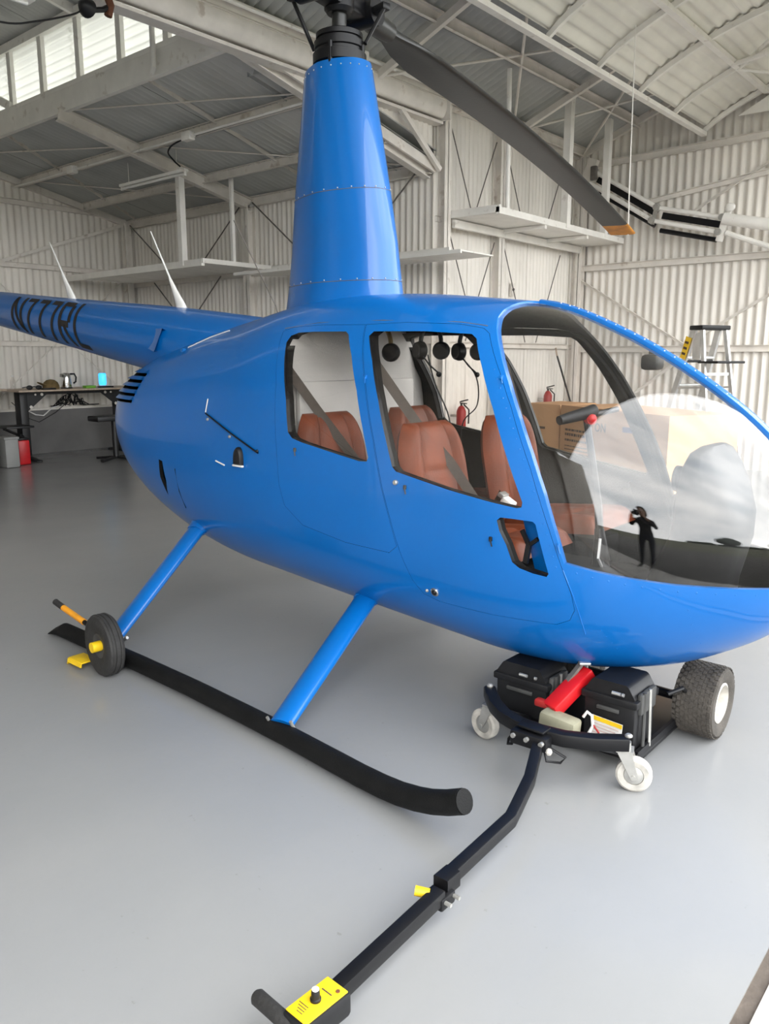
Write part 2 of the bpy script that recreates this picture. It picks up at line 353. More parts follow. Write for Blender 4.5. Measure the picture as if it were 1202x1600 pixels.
# ---- rear side walls, steps, front side walls (both sides of the T)
for s, nm in ((1, 'left'), (-1, 'right')):
    w1 = struct('wall_%s_rear' % nm, (XB, s * YR, 0), 'cream corrugated side wall of the narrow rear bay')
    sheets(w1, (XB, s * YR, 0), (1, 0, 0), XS - XB + .05, cst(0), cst(zr(YR) + .08), (0, -s, 0), 'wall_cream', pitch=.098)
    for z in (.75, 1.75, 2.75): girt(w1, (XB, s * (YR - .05), z), (XS, s * (YR - .05), z), (0, 0, 1))
    MB().channel((XB, s * (YR - .06), zr(YR) - .06), (XS, s * (YR - .06), zr(YR) - .06), .07, .13, .008).build('eave_beam', 'steel_cream', w1, 30)
    MB().ibeam((-6.43, s * (YR - .09), 0), (-6.43, s * (YR - .09), zr(YR) - .1), .14, .15, .012, (0, 1, 0)).build('post', 'steel_cream', w1, 30)
    for x0, x1 in ((-9.45, -8.2), (-6.55, -7.75), (-6.3, -5.1), (-3.3, -4.4)):
        rod(w1, (x0, s * (YR - .12), 3.72), (x1, s * (YR - .12), 2.80), .010); rod(w1, (x0, s * (YR - .12), .8), (x1 + (x1 - x0) * .9, s * (YR - .12), 2.75), .010)
    w2 = struct('wall_%s_step' % nm, (XS, s * YR, 0), 'cream corrugated wall of the step between the two bays')
    sheets(w2, (XS, s * (YR - .03), 0), (0, s, 0), YF - YR + .06, cst(0), cst(zf(XS) + .06), (1, 0, 0), 'wall_cream', pitch=.092, amp=.014)
    for z in (1.70, 3.18): girt(w2, (XS + .05, s * YR, z), (XS + .05, s * YF, z), (0, 0, 1), .05, .07)
    for y in (5.0, 6.22, 8.42):
        MB().ibeam((XS + .09, s * y, 0), (XS + .09, s * y, zf(XS) - .02), .13, .13, .011, (1, 0, 0)).build('post', 'steel_cream', w2, 30)
    for y0, y1 in ((5.12, 5.62), (6.12, 5.62), (6.34, 6.85), (7.9, 7.4)):
        rod(w2, (XS + .1, s * y0, 4.25), (XS + .1, s * y1, 3.25), .008)
        rod(w2, (XS + .1, s * y0, 3.02), (XS + .1, s * (y1 + (y1 - y0) * .25), 1.75), .008)
    MB().bar((XS + .06, s * YR, zf(XS) - .05), (XS + .06, s * YF, zf(XS) - .05), .09, .05).build('wall_plate', 'steel_cream', w2, 30)
    w3 = struct('wall_%s_front' % nm, (XS, s * YF, 0), 'cream corrugated end wall of the wide front bay')
    sheets(w3, (XS, s * YF, 0), (1, 0, 0), XD - XS, cst(0), lambda t: zf(XS + t) + .07, (0, -s, 0), 'wall_cream', pitch=.120, amp=.021)
    sheets(w3, (XD, s * YF, 0), (1, 0, 0), 1.0, cst(0), cst(4.6), (0, -s, 0), 'wall_cream', 'added_wing_sheet', pitch=.120, amp=.021)  # unseen wing walls, added to shape the reflection in the windshield
    for z in (1.66, 2.87, 4.33): girt(w3, (XS, s * (YF - .055), z), (XD, s * (YF - .055), z + (.10 if z > 4 else 0)), (0, 0, 1), .06, .09)
    angle(w3, (-2.2, s * (YF - .09), 3.72), (.6, s * (YF - .09), 4.05), (0, 1, 0), .06)
    angle(w3, (-2.95, s * (YF - .09), 2.70), (-1.25, s * (YF - .09), 1.70), (0, 1, 0), .035); angle(w3, (.55, s * (YF - .09), 2.80), (-1.25, s * (YF - .09), 1.72), (0, 1, 0), .035)
    angle(w3, (-2.95, s * (YF - .09), .30), (-1.25, s * (YF - .09), 1.60), (0, 1, 0), .035); angle(w3, (-.2, s * (YF - .09), 4.1), (-1.4, s * (YF - .09), 3.45), (0, 1, 0), .035)
    MB().bar((XS, s * (YF - .06), zf(XS) - .05), (XRG, s * (YF - .06), zf(XRG) - .05), .06, .09).build('rake_beam', 'steel_cream', w3, 30)
    MB().ibeam((XS + .16, s * (YF - .1), 0), (XS + .16, s * (YF - .1), 4.5), .1, .12, .01, (0, 1, 0)).build('post', 'steel_cream', w3, 30)
    MB().ibeam((XD - .1, s * (YF - .12), 0), (XD - .1, s * (YF - .12), 5.0), .16, .18, .012, (0, 1, 0)).build('door_post', 'steel_cream', w3, 30)

# ---- low roofs of the rear bay, clerestory and raised middle roof
cr = struct('ceiling_rear', (XB, 0, 3.8), 'grey galvanised roof of the narrow rear bay')
for s in (1, -1):
    sl = lambda t, q, s=s: Vector((XB + t, s * (YR + .1 - q * (YR + .1 - 2.11)), zr(YR + .1 - q * (YR + .1 - 2.11)) + .02))
    sheets(cr, (0, 0, 0), (1, 0, 0), XS - XB, None, None, (0, 0, 1), 'galv_roof', 'roof_sheet', per=9, amp=.036, pitch=.104, slope=sl)
    for Y in (3.05, 4.05): MB().channel((XB, s * Y, zr(Y) - .065), (XS, s * Y, zr(Y) - .065), .05, .115, .007).build('purlin', 'steel_cream', cr, 30)
    MB().ibeam((-6.43, s * 2.0, zr(2.0) - .10), (-6.43, s * (YR - .05), zr(YR) - .10), .10, .16, .012).build('rafter', 'steel_cream', cr, 30)
    MB().ibeam((XS - .06, s * 2.0, zr(2.0) - .10), (XS - .06, s * (YR - .05), zr(YR) - .10), .10, .15, .012).build('rafter', 'steel_cream', cr, 30)
    for x0, x1 in ((XB + .1, -6.5), (-6.4, XS - .1)):
        for (ya, yb) in ((2.1, 3.05), (3.05, 4.9)): rod(cr, (x0, s * ya, zr(ya) - .03), (x1, s * yb, zr(yb) - .03), .009, mat='steel_cream')
    angle(cr, (-4.75, s * 2.1, zr(2.1) - .02), (-5.05, s * 4.8, zr(4.8) - .02), (0, 0, 1), .05); angle(cr, (-8.0, s * 2.1, zr(2.1) - .02), (-9.3, s * 4.8, zr(4.8) - .02), (0, 0, 1), .045)
    # long beam carrying the clerestory, studs, translucent sheeting
    MB().bar((XB, s * 2.1, 4.50), (XS, s * 2.1, 4.50), .07, .25, b=.006).build('clerestory_beam', 'steel_white', cr, 30)
    MB().bar((XB, s * 2.13, 4.645), (XS, s * 2.13, 4.645), .13, .05).build('beam_plate', 'steel_white', cr, 30)
    for X in (-9.3, -8.55, -7.75, -6.95, -6.1, -5.25, -4.4, -3.55): MB().bar((X, s * 2.12, 4.66), (X, s * 2.12, zc(2.1)), .09, .05, (0, 1, 0)).build('stud', 'steel_white', cr, 30)
    MB().bar((-8.6, s * 2.08, 5.05), (-7.75, s * 2.08, 4.68), .035, .10).build('stud_brace', 'steel_white', cr, 30)
    MB().bar((XB, s * 2.1, zc(2.1) - .05), (XS, s * 2.1, zc(2.1) - .05), .06, .10).build('top_plate', 'steel_white', cr, 30)
    # horizontal corrugations: sheets run along X
    k = 4; L = (XS - XB) / k
    for i in range(k):
        mb = MB(); n = 60; vs = []
        for j in range(n + 1):
            z = 4.62 + (zc(2.1) - 4.60) * j / n; c = .017 * math.cos(2 * math.pi * z / .105)
            vs += [V(XB + i * L, s * (2.2 + c), z), V(XB + (i + 1) * L + .04, s * (2.2 + c), z)]
        mb.add(vs, [[2 * j, 2 * j + 1, 2 * j + 3, 2 * j + 2] for j in range(n)]); mb.build('translucent_sheet', 'translucent_sheet', cr, 60, fix=False)
    sl2 = lambda t, q, s=s: Vector((XB + t, s * (2.4 - q * 2.4), zc(2.4 - q * 2.4) + .02))
    sheets(cr, (0, 0, 0), (1, 0, 0), XS - XB + .3, None, None, (0, 0, 1), 'galv_roof', 'roof_sheet', per=12, amp=.012, pitch=.076, slope=sl2)
    for X in (-8.55, -6.1, -3.6): MB().bar((X, s * 2.1, zc(2.1) - .02), (X, 0, zc(0) - .04), .05, .12).build('rafter', 'steel_white', cr, 30)
# end of the raised part over the step
mb = MB(); ys = np.linspace(-2.3, 2.3, 84); n = len(ys); vs = []
for y in ys: c = .012 * math.cos(2 * math.pi * y / PITCH); vs += [V(XS + .02 + c, y, 4.50), V(XS + .02 + c, y, zc(y))]
mb.add(vs, [[2 * j, 2 * j + 2, 2 * j + 3, 2 * j + 1] for j in range(n - 1)]); mb.build('gable_sheet', 'wall_cream', cr, 60, fix=False)

# ---- big beam over the step, with its gable infill
bs = struct('trim_2', (XS, 0, 4.2), 'deep pink-cream steel beam spanning the step between the bays')
mb = MB()
# rounded cold-formed box beam with a lower lip
sec = roundpoly([(-.09, -.10), (.05, -.13), (.10, -.05), (.10, .06), (.04, .12), (-.09, .12)], .035, 4)
mb.prism(sec, lambda p, t: V(XS + .1 + p[0], t, 4.40 + p[1]), -YR, YR); mb.build('span_beam', 'steel_cream', bs, 40)
MB().bar((XS + .06, -YR, 4.235), (XS + .06, YR, 4.235), .14, .03).build('beam_flange', 'steel_cream', bs, 30)
MB().box((XS + .12, YR - .02, 4.40), (.26, .02, .30)).build('end_plate', 'steel_cream', bs, 30)
for s in (1, -1):
    mb = MB(); ys = np.linspace(2.0, YR, 160); vs = []
    for y in ys: c = .011 * math.cos(2 * math.pi * y / .09); vs += [V(XS + c, s * y, zr(y) + (.02 if y < 2.6 else .15)), V(XS + c, s * y, 4.5)]
    mb.add(vs, [[2 * j, 2 * j + 2, 2 * j + 3, 2 * j + 1] for j in range(len(ys) - 1)]); mb.build('gable_sheet', 'wall_cream', bs, 60, fix=False)
    # open slot between the gable sheet and the low roof: soffit above, closed at the back and ends
    sl3 = [(2.55, zr(2.55)), (YR + .1, zr(YR + .1))]
    MB().prism([(s * sl3[0][0], sl3[0][1] + .15), (s * sl3[1][0], sl3[1][1] + .15), (s * sl3[1][0], sl3[1][1] + .165), (s * sl3[0][0], sl3[0][1] + .165)], lambda p, t: V(t, p[0], p[1]), XS - .55, XS + .01).build('slot_soffit', 'galv_roof', bs, 0)
    MB().prism([(s * sl3[0][0], sl3[0][1] - .02), (s * sl3[1][0], sl3[1][1] - .02), (s * sl3[1][0], sl3[1][1] + .16), (s * sl3[0][0], sl3[0][1] + .16)], lambda p, t: V(t, p[0], p[1]), XS - .56, XS - .545).build('slot_back', 'galv_roof', bs, 0)
    for y_ in (2.55, YR + .09): MB().mm((XS - .55, s * y_, zr(y_) - .02), (XS + .0, s * (y_ + .012), zr(y_) + .16)).build('slot_end', 'galv_roof', bs, 0)
    MB().bar((XS + .03, s * 2.0, zr(2.0) - .06), (XS + .03, s * (YR - .02), zr(YR) - .06), .03, .11).build('fascia_bar', 'steel_cream', bs, 30)
    MB().bar((XS + .1, s * (YR - .75), 4.24), (XS + .1, s * (YR - .02), 3.72), .05, .055).build('knee_brace', 'steel_cream', bs, 30)

# ---- front bay roof
cf = struct('ceiling', (0, 0, 4.5), 'corrugated roof of the wide front bay')
sheets(cf, (0, 0, 0), (0, 1, 0), 2 * YF, None, None, (0, 0, 1), 'galv_roof', 'roof_sheet', per=9, amp=.028, pitch=.115, slope=lambda t, q: Vector((XS - .15 + q * (XRG - XS + .15), -YF + t, zf(XS) - .06 + q * (zf(XRG) - zf(XS) + .06) + .03)))
sheets(cf, (0, 0, 0), (0, 1, 0), 2 * YF, None, None, (0, 0, 1), 'galv_roof', 'roof_sheet', per=9, amp=.028, pitch=.115, slope=lambda t, q: Vector((XRG + q * (XD + .1 - XRG), -YF + t, zf(XRG) + q * (zf(XD + .1) - zf(XRG)) + .03)))
for X in (-2.95, -2.18, -1.1, -.1, .6, 1.6, 2.5): MB().channel((X, -YF, zf(X) - .07), (X, YF, zf(X) - .07), .05, .12, .007, (0, 0, 1)).build('purlin', 'steel_cream', cf, 30)
for Y in (-6.5, -3.7, 0, 3.7, 6.5):
    MB().bar((XS, Y, zf(XS) - .15), (XRG, Y, zf(XRG) - .15), .055, .075).build('rafter', 'steel_cream', cf, 30)
    MB().bar((XRG, Y, zf(XRG) - .15), (XD, Y, zf(XD) - .15), .055, .075).build('rafter', 'steel_cream', cf, 30)
for Y0, Y1 in ((0, 3.7), (3.7, 6.5), (6.5, 8.4), (-3.7, 0), (-6.5, -3.7), (-8.4, -6.5)):
    MB().tube([(XS + .1, Y0, zf(XS + .1) - .12), (-1.1, Y1, zf(-1.1) - .12)], .016, 8).build('roof_brace', 'steel_cream', cf)
    MB().tube([(XS + .1, Y1, zf(XS + .1) - .12), (-1.1, Y0, zf(-1.1) - .12)], .016, 8).build('roof_brace', 'steel_cream', cf)
# header over the opening, so that the roof edge is closed
MB().bar((XD, -YF, 5.15), (XD, YF, 5.15), .12, .22).build('door_header', 'steel_cream', cf, 30)

# ---- canopy door swung up under the roof: curved ribs, two long rails, corrugated skin
dn = thing('canopy_door', 'raised curved canopy door with white ribs under corrugated sheets, overhead at the opening', 'door', (0, 0, 4.5))
CP = [(-1.185, 4.50), (-.947, 4.66), (-.43, 4.885), (.1, 5.03), (.7, 5.12), (1.4, 5.10), (2.2, 4.95), (3.0, 4.66)]  # unseen front end drawn out and down to shape the windshield reflection
def cpt(u):
    f = u * (len(CP) - 1); i = min(int(f), len(CP) - 2); t = f - i; p = [CP[max(0, i - 1)], CP[i], CP[i + 1], CP[min(len(CP) - 1, i + 2)]]
    return tuple(.5 * (2 * p[1][k] + (p[2][k] - p[0][k]) * t + (2 * p[0][k] - 5 * p[1][k] + 4 * p[2][k] - p[3][k]) * t * t + (3 * p[1][k] - p[0][k] - 3 * p[2][k] + p[3][k]) * t ** 3) for k in (0, 1))
NU = 132
prof = [cpt(i / NU) for i in range(NU + 1)]; sl_ = 0.; cor = []
for i, q in enumerate(prof):
    if i: sl_ += math.hypot(q[0] - prof[i - 1][0], q[1] - prof[i - 1][1])
    cor.append((q[0], q[1] + .055 + .016 * math.cos(2 * math.pi * sl_ / .13)))
ribY = [8.3 - 1.05 * i for i in range(17)]
for i in range(8):
    y1 = 8.3 - 2.1 * i; y0 = y1 - 2.14
    MB().loft([[V(x, y, z) for x, z in cor] for y in (y0, y1)], cap=False, closed=False).build('door_sheet', 'canopy_sheet', dn, 60, fix=False)
for y in ribY:
    pr = [cpt(i / 22) for i in range(23)]
    MB().loft([[V(x, y - .022, z - .028), V(x, y + .022, z - .028), V(x, y + .022, z + .034), V(x, y - .022, z + .034)] for x, z in pr]).build('door_rib', 'steel_white', dn, 30)
for u in (0, 2 / 7, 4 / 7, 1):
    x, z = cpt(u); MB().bar((x, -8.55, z - .03), (x, 8.33, z - .03), .07, .05).build('door_rail', 'steel_white', dn, 30)
x, z = cpt(2 / 7)
MB().tube([(x, 7.2, z - .05), (.55, 6.2, 5.0)], .02, 8).build('door_strut', 'steel_white', dn)
MB().tube([(x, 7.2, z - .05), (1.1, 8.0, 4.55)], .02, 8).build('door_strut', 'steel_white', dn)
MB().tube([(x, 7.0, z - .05), (1.1, 6.3, 4.75)], .028, 8).build('door_strut', 'steel_white', dn)
# flat end panel of the door
MB().prism([(-.75, 4.62), (1.6, 4.60), (2.4, 4.80), (1.4, 5.08), (.6, 5.10), (0, 5.0)], lambda p, t: V(p[0], t, p[1]), 8.30, 8.325).build('end_panel', 'steel_white', dn, 0)
# ================================================================== THE HELICOPTER
HELI = thing('helicopter', 'glossy blue four-seat light helicopter on black skids inside the hangar', 'helicopter', (0, 0, 0))
# ---- body surface: stations along X, each a squashed superellipse (top, bottom, half width, exponents, waist height)
FXR, FXN = -1.93, 2.45
KX = np.array([-1.93, -1.8, -1.5, -1.1, -.6, 0, .5, 1.0, 1.3, 1.6, 1.9, 2.18, 2.37, 2.45])
KZT = np.array([1.25, 1.44, 1.566, 1.67, 1.755, 1.841, 1.849, 1.808, 1.767, 1.649, 1.482, 1.268, 1.02, .78])
KZB = np.array([1.2, .893, .635, .467, .377, .339, .311, .281, .256, .263, .324, .464, .632, .75])
KW = np.array([.02, .284, .441, .505, .563, .618, .635, .638, .63, .585, .489, .341, .176, .02])
KNU = np.array([2, 2, 2., 2.1, 2.3, 2.6, 2.8, 2.8, 2.6, 2.3, 2.1, 2, 2, 2.])
KNL = np.array([2, 2, 2., 2.1, 2.3, 2.5, 2.6, 2.7, 2.6, 2.5, 2.3, 2.1, 2, 2.])
KZM = np.array([.5, .5, .48, .45, .42, .42, .40, .40, .40, .40, .42, .45, .5, .5])
def th_(X): return np.arccos(np.clip(1 - 2 * (X - FXR) / (FXN - FXR), -1, 1))
def kin(kv, X):
    tk = th_(KX); t = th_(np.asarray(X, float)); h = np.diff(tk); d = np.diff(kv) / h; mm = np.zeros_like(kv)
    mm[1:-1] = (d[:-1] * h[1:] + d[1:] * h[:-1]) / (h[1:] + h[:-1]); mm[0] = d[0]; mm[-1] = d[-1]
    i = np.clip(np.searchsorted(tk, t, side='right') - 1, 0, len(h) - 1); u = (t - tk[i]) / h[i]
    return (2 * u ** 3 - 3 * u ** 2 + 1) * kv[i] + (u ** 3 - 2 * u ** 2 + u) * h[i] * mm[i] + (-2 * u ** 3 + 3 * u ** 2) * kv[i + 1] + (u ** 3 - u ** 2) * h[i] * mm[i + 1]
def fpar(X):
    a = kin(KZT, X); b = kin(KZB, X); return a, b, kin(KW, X), kin(KNU, X), kin(KNL, X), b + kin(KZM, X) * (a - b)
def fus_point(X, ang, off=0.):
    """ang: 0 = +Y side, 90 = top"""
    a, b, w, n1, n2, zm = fpar(X); c, s = np.cos(ang), np.sin(ang); n = np.where(s >= 0, n1, n2)
    y = (w - off) * np.sign(c) * np.abs(c) ** (2 / n); z = np.where(s >= 0, zm + (a - off - zm) * np.abs(s) ** (2 / n), zm - (zm - b - off) * np.abs(s) ** (2 / n)); return y, z
def side_y(X, Z):
    a, b, w, n1, n2, zm = [float(v) for v in fpar(X)]
    q = (Z - zm) / (a - zm) if Z >= zm else (zm - Z) / (zm - b); n = n1 if Z >= zm else n2
    return -w * max(0., 1 - min(1., q) ** n) ** (1 / n)
def Fimp(P):
    a, b, w, n1, n2, zm = fpar(P[:, 0]); up = P[:, 2] >= zm; n = np.where(up, n1, n2); h = np.where(up, a - zm, zm - b)
    return (np.abs(P[:, 1] / np.maximum(w, .01)) ** n + np.abs((P[:, 2] - zm) / np.maximum(h, .01)) ** n) ** (1 / n)
def fnormal(P):
    P = np.asarray(P, float); e = 1e-3; g = np.stack([(Fimp(P + d) - Fimp(P - d)) / (2 * e) for d in np.eye(3) * e], 1)
    return g / np.maximum(np.linalg.norm(g, axis=1, keepdims=True), 1e-9)
def skin(X, Z, off=0.):
    p = np.array([[X, side_y(X, Z), Z]]); n = fnormal(p)[0]; return Vector(p[0] + n * off), Vector(n)
def shell_mesh(o_out, o_in, nx=110, nv=112):
    s = np.linspace(0, 1, nx); v = np.linspace(0, 2 * np.pi, nv, endpoint=False); vs = []; fs = []; mi = []
    for lay, off in enumerate((o_out, o_in)):
        # shrink along X as well so that the wall keeps its thickness at nose and tail
        q_ = .035 + .93 * s if off > .003 else s
        X = FXR + (FXN - FXR) * (1 - np.cos(np.pi * q_)) / 2; base = len(vs)
        for x in X:
            y, z = fus_point(x, v, 0.)
            P = np.stack([np.full(nv, x), y, z], 1)
            if off:
                nrm = fnormal(P); P = P - nrm * off
            vs += [tuple(p) for p in P]
        q = []
        for i in range(nx - 1):
            for j in range(nv):
                q.append([base + i * nv + j, base + (i + 1) * nv + j, base + (i + 1) * nv + (j + 1) % nv, base + i * nv + (j + 1) % nv])
        q.append([base + j for j in range(nv)]); q.append([base + (nx - 1) * nv + j for j in range(nv)][::-1])
        if lay: q = [f[::-1] for f in q]
        fs += q; mi += [lay] * len(q)
    me = bpy.data.meshes.new('shell'); me.from_pydata(vs, [], fs); me.polygons.foreach_set('material_index', mi)
    bm = bmesh.new(); bm.from_mesh(me); bmesh.ops.triangulate(bm, faces=[f for f in bm.faces if len(f.verts) > 4]); bm.to_mesh(me); bm.free(); me.flip_normals(); return me
def tmp(me):
    o = bpy.data.objects.new('tmp', me); COL.objects.link(o)
    for k in range(3 - len(me.materials)): me.materials.append(MATS['blue_paint'])
    return o
def prism_obj(poly, y0, y1):
    mb = MB(); mb.prism(poly, lambda p, t: V(p[0], t, p[1]), y0, y1, 2)
    me = bpy.data.meshes.new('cut'); me.from_pydata([tuple(v) for v in mb.v], [], mb.f)
    for k in range(3): me.materials.append(MATS['blue_paint'])
    me.polygons.foreach_set('material_index', mb.m)
    bm = bmesh.new(); bm.from_mesh(me); bmesh.ops.recalc_face_normals(bm, faces=bm.faces[:]); bm.to_mesh(me); bm.free(); return tmp(me)
def boolean(me, ops):
    o = tmp(me.copy())
    for kind, c in ops:
        md = o.modifiers.new('b', 'BOOLEAN'); md.operation = kind; md.solver = 'EXACT'; md.object = c
        try: md.material_mode = 'INDEX'
        except Exception: pass
    dg = bpy.context.evaluated_depsgraph_get(); dg.update()
    r = bpy.data.meshes.new_from_object(o.evaluated_get(dg)); bpy.data.objects.remove(o, do_unlink=True); return r
def finish(me, name, mats, parent, thick=True):
    me.name = name; mi = [p.material_index for p in me.polygons]; me.materials.clear()
    for m in mats: me.materials.append(MATS[m])
    me.polygons.foreach_set('material_index', mi)
    me.polygons.foreach_set('use_smooth', [True] * len(me.polygons)); me.set_sharp_from_angle(angle=math.radians(35))
    nv = len(me.vertices); co = np.empty(nv * 3); me.vertices.foreach_get('co', co); N = fnormal(co.reshape(-1, 3))
    nl = []
    for p in me.polygons:
        for li in p.loop_indices:
            vi = me.loops[li].vertex_index
            if p.material_index == 0: n = N[vi]
            elif p.material_index == 1: n = -N[vi]
            else: n = p.normal
            nl.append(tuple(n))
    me.normals_split_custom_set(nl)
    o = place(name, me, parent, wl(parent)); return o
def grow(poly, d):
    P = [Vector(p) for p in poly]; n = len(P); ar = sum(P[i].x * P[(i + 1) % n].y - P[(i + 1) % n].x * P[i].y for i in range(n)); sg = 1 if ar > 0 else -1; out = []
    for i in range(n):
        e0 = (P[i] - P[i - 1]).normalized(); e1 = (P[(i + 1) % n] - P[i]).normalized(); n0 = Vector((e0.y, -e0.x)) * sg; n1 = Vector((e1.y, -e1.x)) * sg
        b = (n0 + n1); b = b / max(.3, b.length_squared / 2); out.append(tuple(P[i] + b * d))
    return out
RWIN = [(.1, 1.619), (.113, 1.650), (.16, 1.663), (.265, 1.665), (.481, 1.662), (.507, 1.648), (.575, 1.551), (.647, 1.408), (.706, 1.248), (.746, 1.127), (.738, 1.108), (.693, 1.106), (.501, 1.135), (.326, 1.162), (.26, 1.177), (.23, 1.203), (.199, 1.352), (.151, 1.484)]
FWIN = [(.634, 1.640), (.650, 1.659), (.915, 1.655), (1.143, 1.640), (1.174, 1.621), (1.246, 1.505), (1.33, 1.353), (1.416, 1.169), (1.489, 1.013), (1.487, .994), (1.468, .990), (1.362, 1.003), (1.167, 1.032), (.973, 1.067), (.903, 1.080), (.881, 1.098), (.845, 1.196), (.777, 1.372), (.702, 1.531)]
VENT = [(1.391, .935), (1.405, .948), (1.453, .948), (1.533, .945), (1.544, .936), (1.601, .752), (1.594, .740), (1.543, .746), (1.488, .760), (1.459, .780), (1.433, .844), (1.403, .895)]
WSR = [(1.656, .800), (1.626, .893), (1.566, 1.054), (1.501, 1.197), (1.436, 1.324), (1.365, 1.453), (1.294, 1.568), (1.236, 1.655), (1.205, 1.705), (1.195, 1.74), (1.198, 1.77), (1.215, 1.95), (2.7, 1.95), (2.7, .748), (2.285, .748), (2.155, .749), (2.018, .753), (1.872, .765), (1.755, .781)]
DOORF = [(.585, 1.690), (.80, 1.694), (1.064, 1.681), (1.180, 1.662), (1.216, 1.640), (1.328, 1.480), (1.397, 1.362), (1.508, 1.137), (1.601, .907), (1.654, .767), (1.684, .683), (1.693, .62), (1.672, .575), (1.62, .548), (1.35, .540), (1.1, .545), (1.02, .565), (.975, .62), (.931, .718), (.891, .825), (.831, .997), (.777, 1.197), (.695, 1.436)]
DOORR = [(.03, 1.672), (.09, 1.688), (.268, 1.695), (.578, 1.690), (.688, 1.436), (.770, 1.197), (.824, .997), (.884, .825), (.905, .76), (.86, .725), (.60, .73), (.32, .77), (.20, .85), (.165, .95), (.15, 1.122), (.112, 1.422)]
LOUV = [(-1.375 + k * .012, -1.60 if k == 4 else max(-1.80, -1.80 + k * .035), 1.285 + k * .040) for k in range(5)]
INLET = [(-.985, .965), (-.945, .958), (-.93, .845), (-.965, .75), (-1.0, .86)]
SH = shell_mesh(0, .022)
GL = shell_mesh(.005, .009, 90, 96)
def both(poly): return [prism_obj(poly, -1.2, -.12), prism_obj(poly, .12, 1.2)]
wsr = prism_obj(WSR, -1.2, -.020); wsl = prism_obj(WSR, .020, 1.2)
dF = both(grow(DOORF, .0013)); dR = both(grow(DOORR, .0013)); iF = both(DOORF); iR = both(DOORR); wF = both(FWIN); wR = both(RWIN); vent = prism_obj(VENT, -1.2, -.3); inlet = prism_obj(INLET, -1.2, -.2)
body = boolean(SH, [('DIFFERENCE', wsr), ('DIFFERENCE', wsl)] + [('DIFFERENCE', c) for c in dF + dR] + [('DIFFERENCE', inlet)] + [('DIFFERENCE', prism_obj([(xb, z - .014), (xa, z - .014), (xa, z + .004), (xb, z + .004)], -1.2, -.03)) for xa, xb, z in LOUV])
FUS = finish(body, 'fuselage', ('blue_paint', 'lining_dark', 'lining_dark'), HELI); FUS['label'] = 'glossy blue fuselage shell'
for p_ in FUS.data.polygons:
    if p_.material_index == 2 and p_.center.y < 0 and p_.center.x > 1.1: p_.material_index = 0      # painted edge of the windscreen opening
DOORS = []
for k, sd in ((0, 'right'), (1, 'left')):
    d = boolean(SH, [('INTERSECT', iF[k]), ('DIFFERENCE', wF[k])] + ([('DIFFERENCE', vent)] if k == 0 else [])); o = finish(d, 'front_door', ('blue_paint', 'lining_dark', 'black_paint'), HELI); DOORS.append(o)
    gp = prism_obj(grow(FWIN, .010), -1.2 if k == 0 else .12, -.12 if k == 0 else 1.2)
    g = boolean(GL, [('INTERSECT', gp)]); finish(g, 'door_window', ('acrylic_door',) * 3, o)
    d = boolean(SH, [('INTERSECT', iR[k]), ('DIFFERENCE', wR[k])]); o = finish(d, 'rear_door', ('blue_paint', 'lining_dark', 'black_paint'), HELI); DOORS.append(o)
    gp2 = prism_obj(grow(RWIN, .010), -1.2 if k == 0 else .12, -.12 if k == 0 else 1.2)
    g = boolean(GL, [('INTERSECT', gp2)]); finish(g, 'door_window', ('acrylic_door',) * 3, o)
SH2 = shell_mesh(.024, .055, 90, 96)
for k in (0, 1):
    for dp, wn, dr in ((DOORF, FWIN, DOORS[2 * k]), (DOORR, RWIN, DOORS[2 * k + 1])):
        a_, b_ = (-1.2, -.12) if k == 0 else (.12, 1.2)
        q = boolean(SH2, [('INTERSECT', prism_obj(grow(dp, -.012), a_, b_)), ('DIFFERENCE', prism_obj(grow(wn, .004), a_, b_)), ('DIFFERENCE', prism_obj(grow(VENT, .004), a_, b_))]); finish(q, 'door_trim', ('lining_dark',) * 3, dr)
for c in (prism_obj(grow(WSR, .008), -1.2, -.014), prism_obj(grow(WSR, .008), .014, 1.2)):
    g = boolean(GL, [('INTERSECT', c)]); o = finish(g, 'windshield', ('acrylic',) * 3, HELI); o['label'] = 'clear bubble windshield half'
for o in [x for x in bpy.data.objects if x.name.startswith('tmp')]: bpy.data.objects.remove(o, do_unlink=True)

# ---- rivets along the windscreen frame, doors, roof and belly seams
def rivets(pts, r=.0042, name='rivets', par=FUS, m='blue_paint'):
    mb = MB()
    for X, Z in pts:
        p, n = skin(X, Z, 0.); d, s, u = frame(n)
        ring = [p + (s * math.cos(a) + u * math.sin(a)) * r for a in [2 * math.pi * i / 6 for i in range(6)]]; mb.add(ring + [p + n * r * .55], [[i, (i + 1) % 6, 6] for i in range(6)])
    o = mb.build(name, m, par, 80, fix=False); o['kind'] = 'stuff'; return o
def along(path, step):
    out = []; acc = 0
    for a, b in zip(path[:-1], path[1:]):
        L = math.hypot(b[0] - a[0], b[1] - a[1]); t = acc
        while t < L: out.append((a[0] + (b[0] - a[0]) * t / L, a[1] + (b[1] - a[1]) * t / L)); t += step
        acc = t - L
    return out
pil = [(x - .028, z - .018) for x, z in WSR[:8]]; base = [(2.36, .724), (2.155, .727), (2.018, .731), (1.872, .742), (1.755, .757), (1.66, .775)]
rivets(along(pil, .042) + along(base, .055))
rivets(along([(.06, 1.60), (.10, 1.3), (.12, 1.0), (.13, .8)], .03) + along([(.02, 1.60), (.05, 1.3), (.07, 1.0)], .03), .0035)
rivets(along([(1.75, .60), (1.80, .50), (1.83, .42)], .03) + along([(2.06, .66), (2.07, .57), (2.08, .50)], .03) + along([(.95, .52), (.98, .44)], .04) + along([(-.30, 1.55), (-.34, 1.2)], .05), .0035)
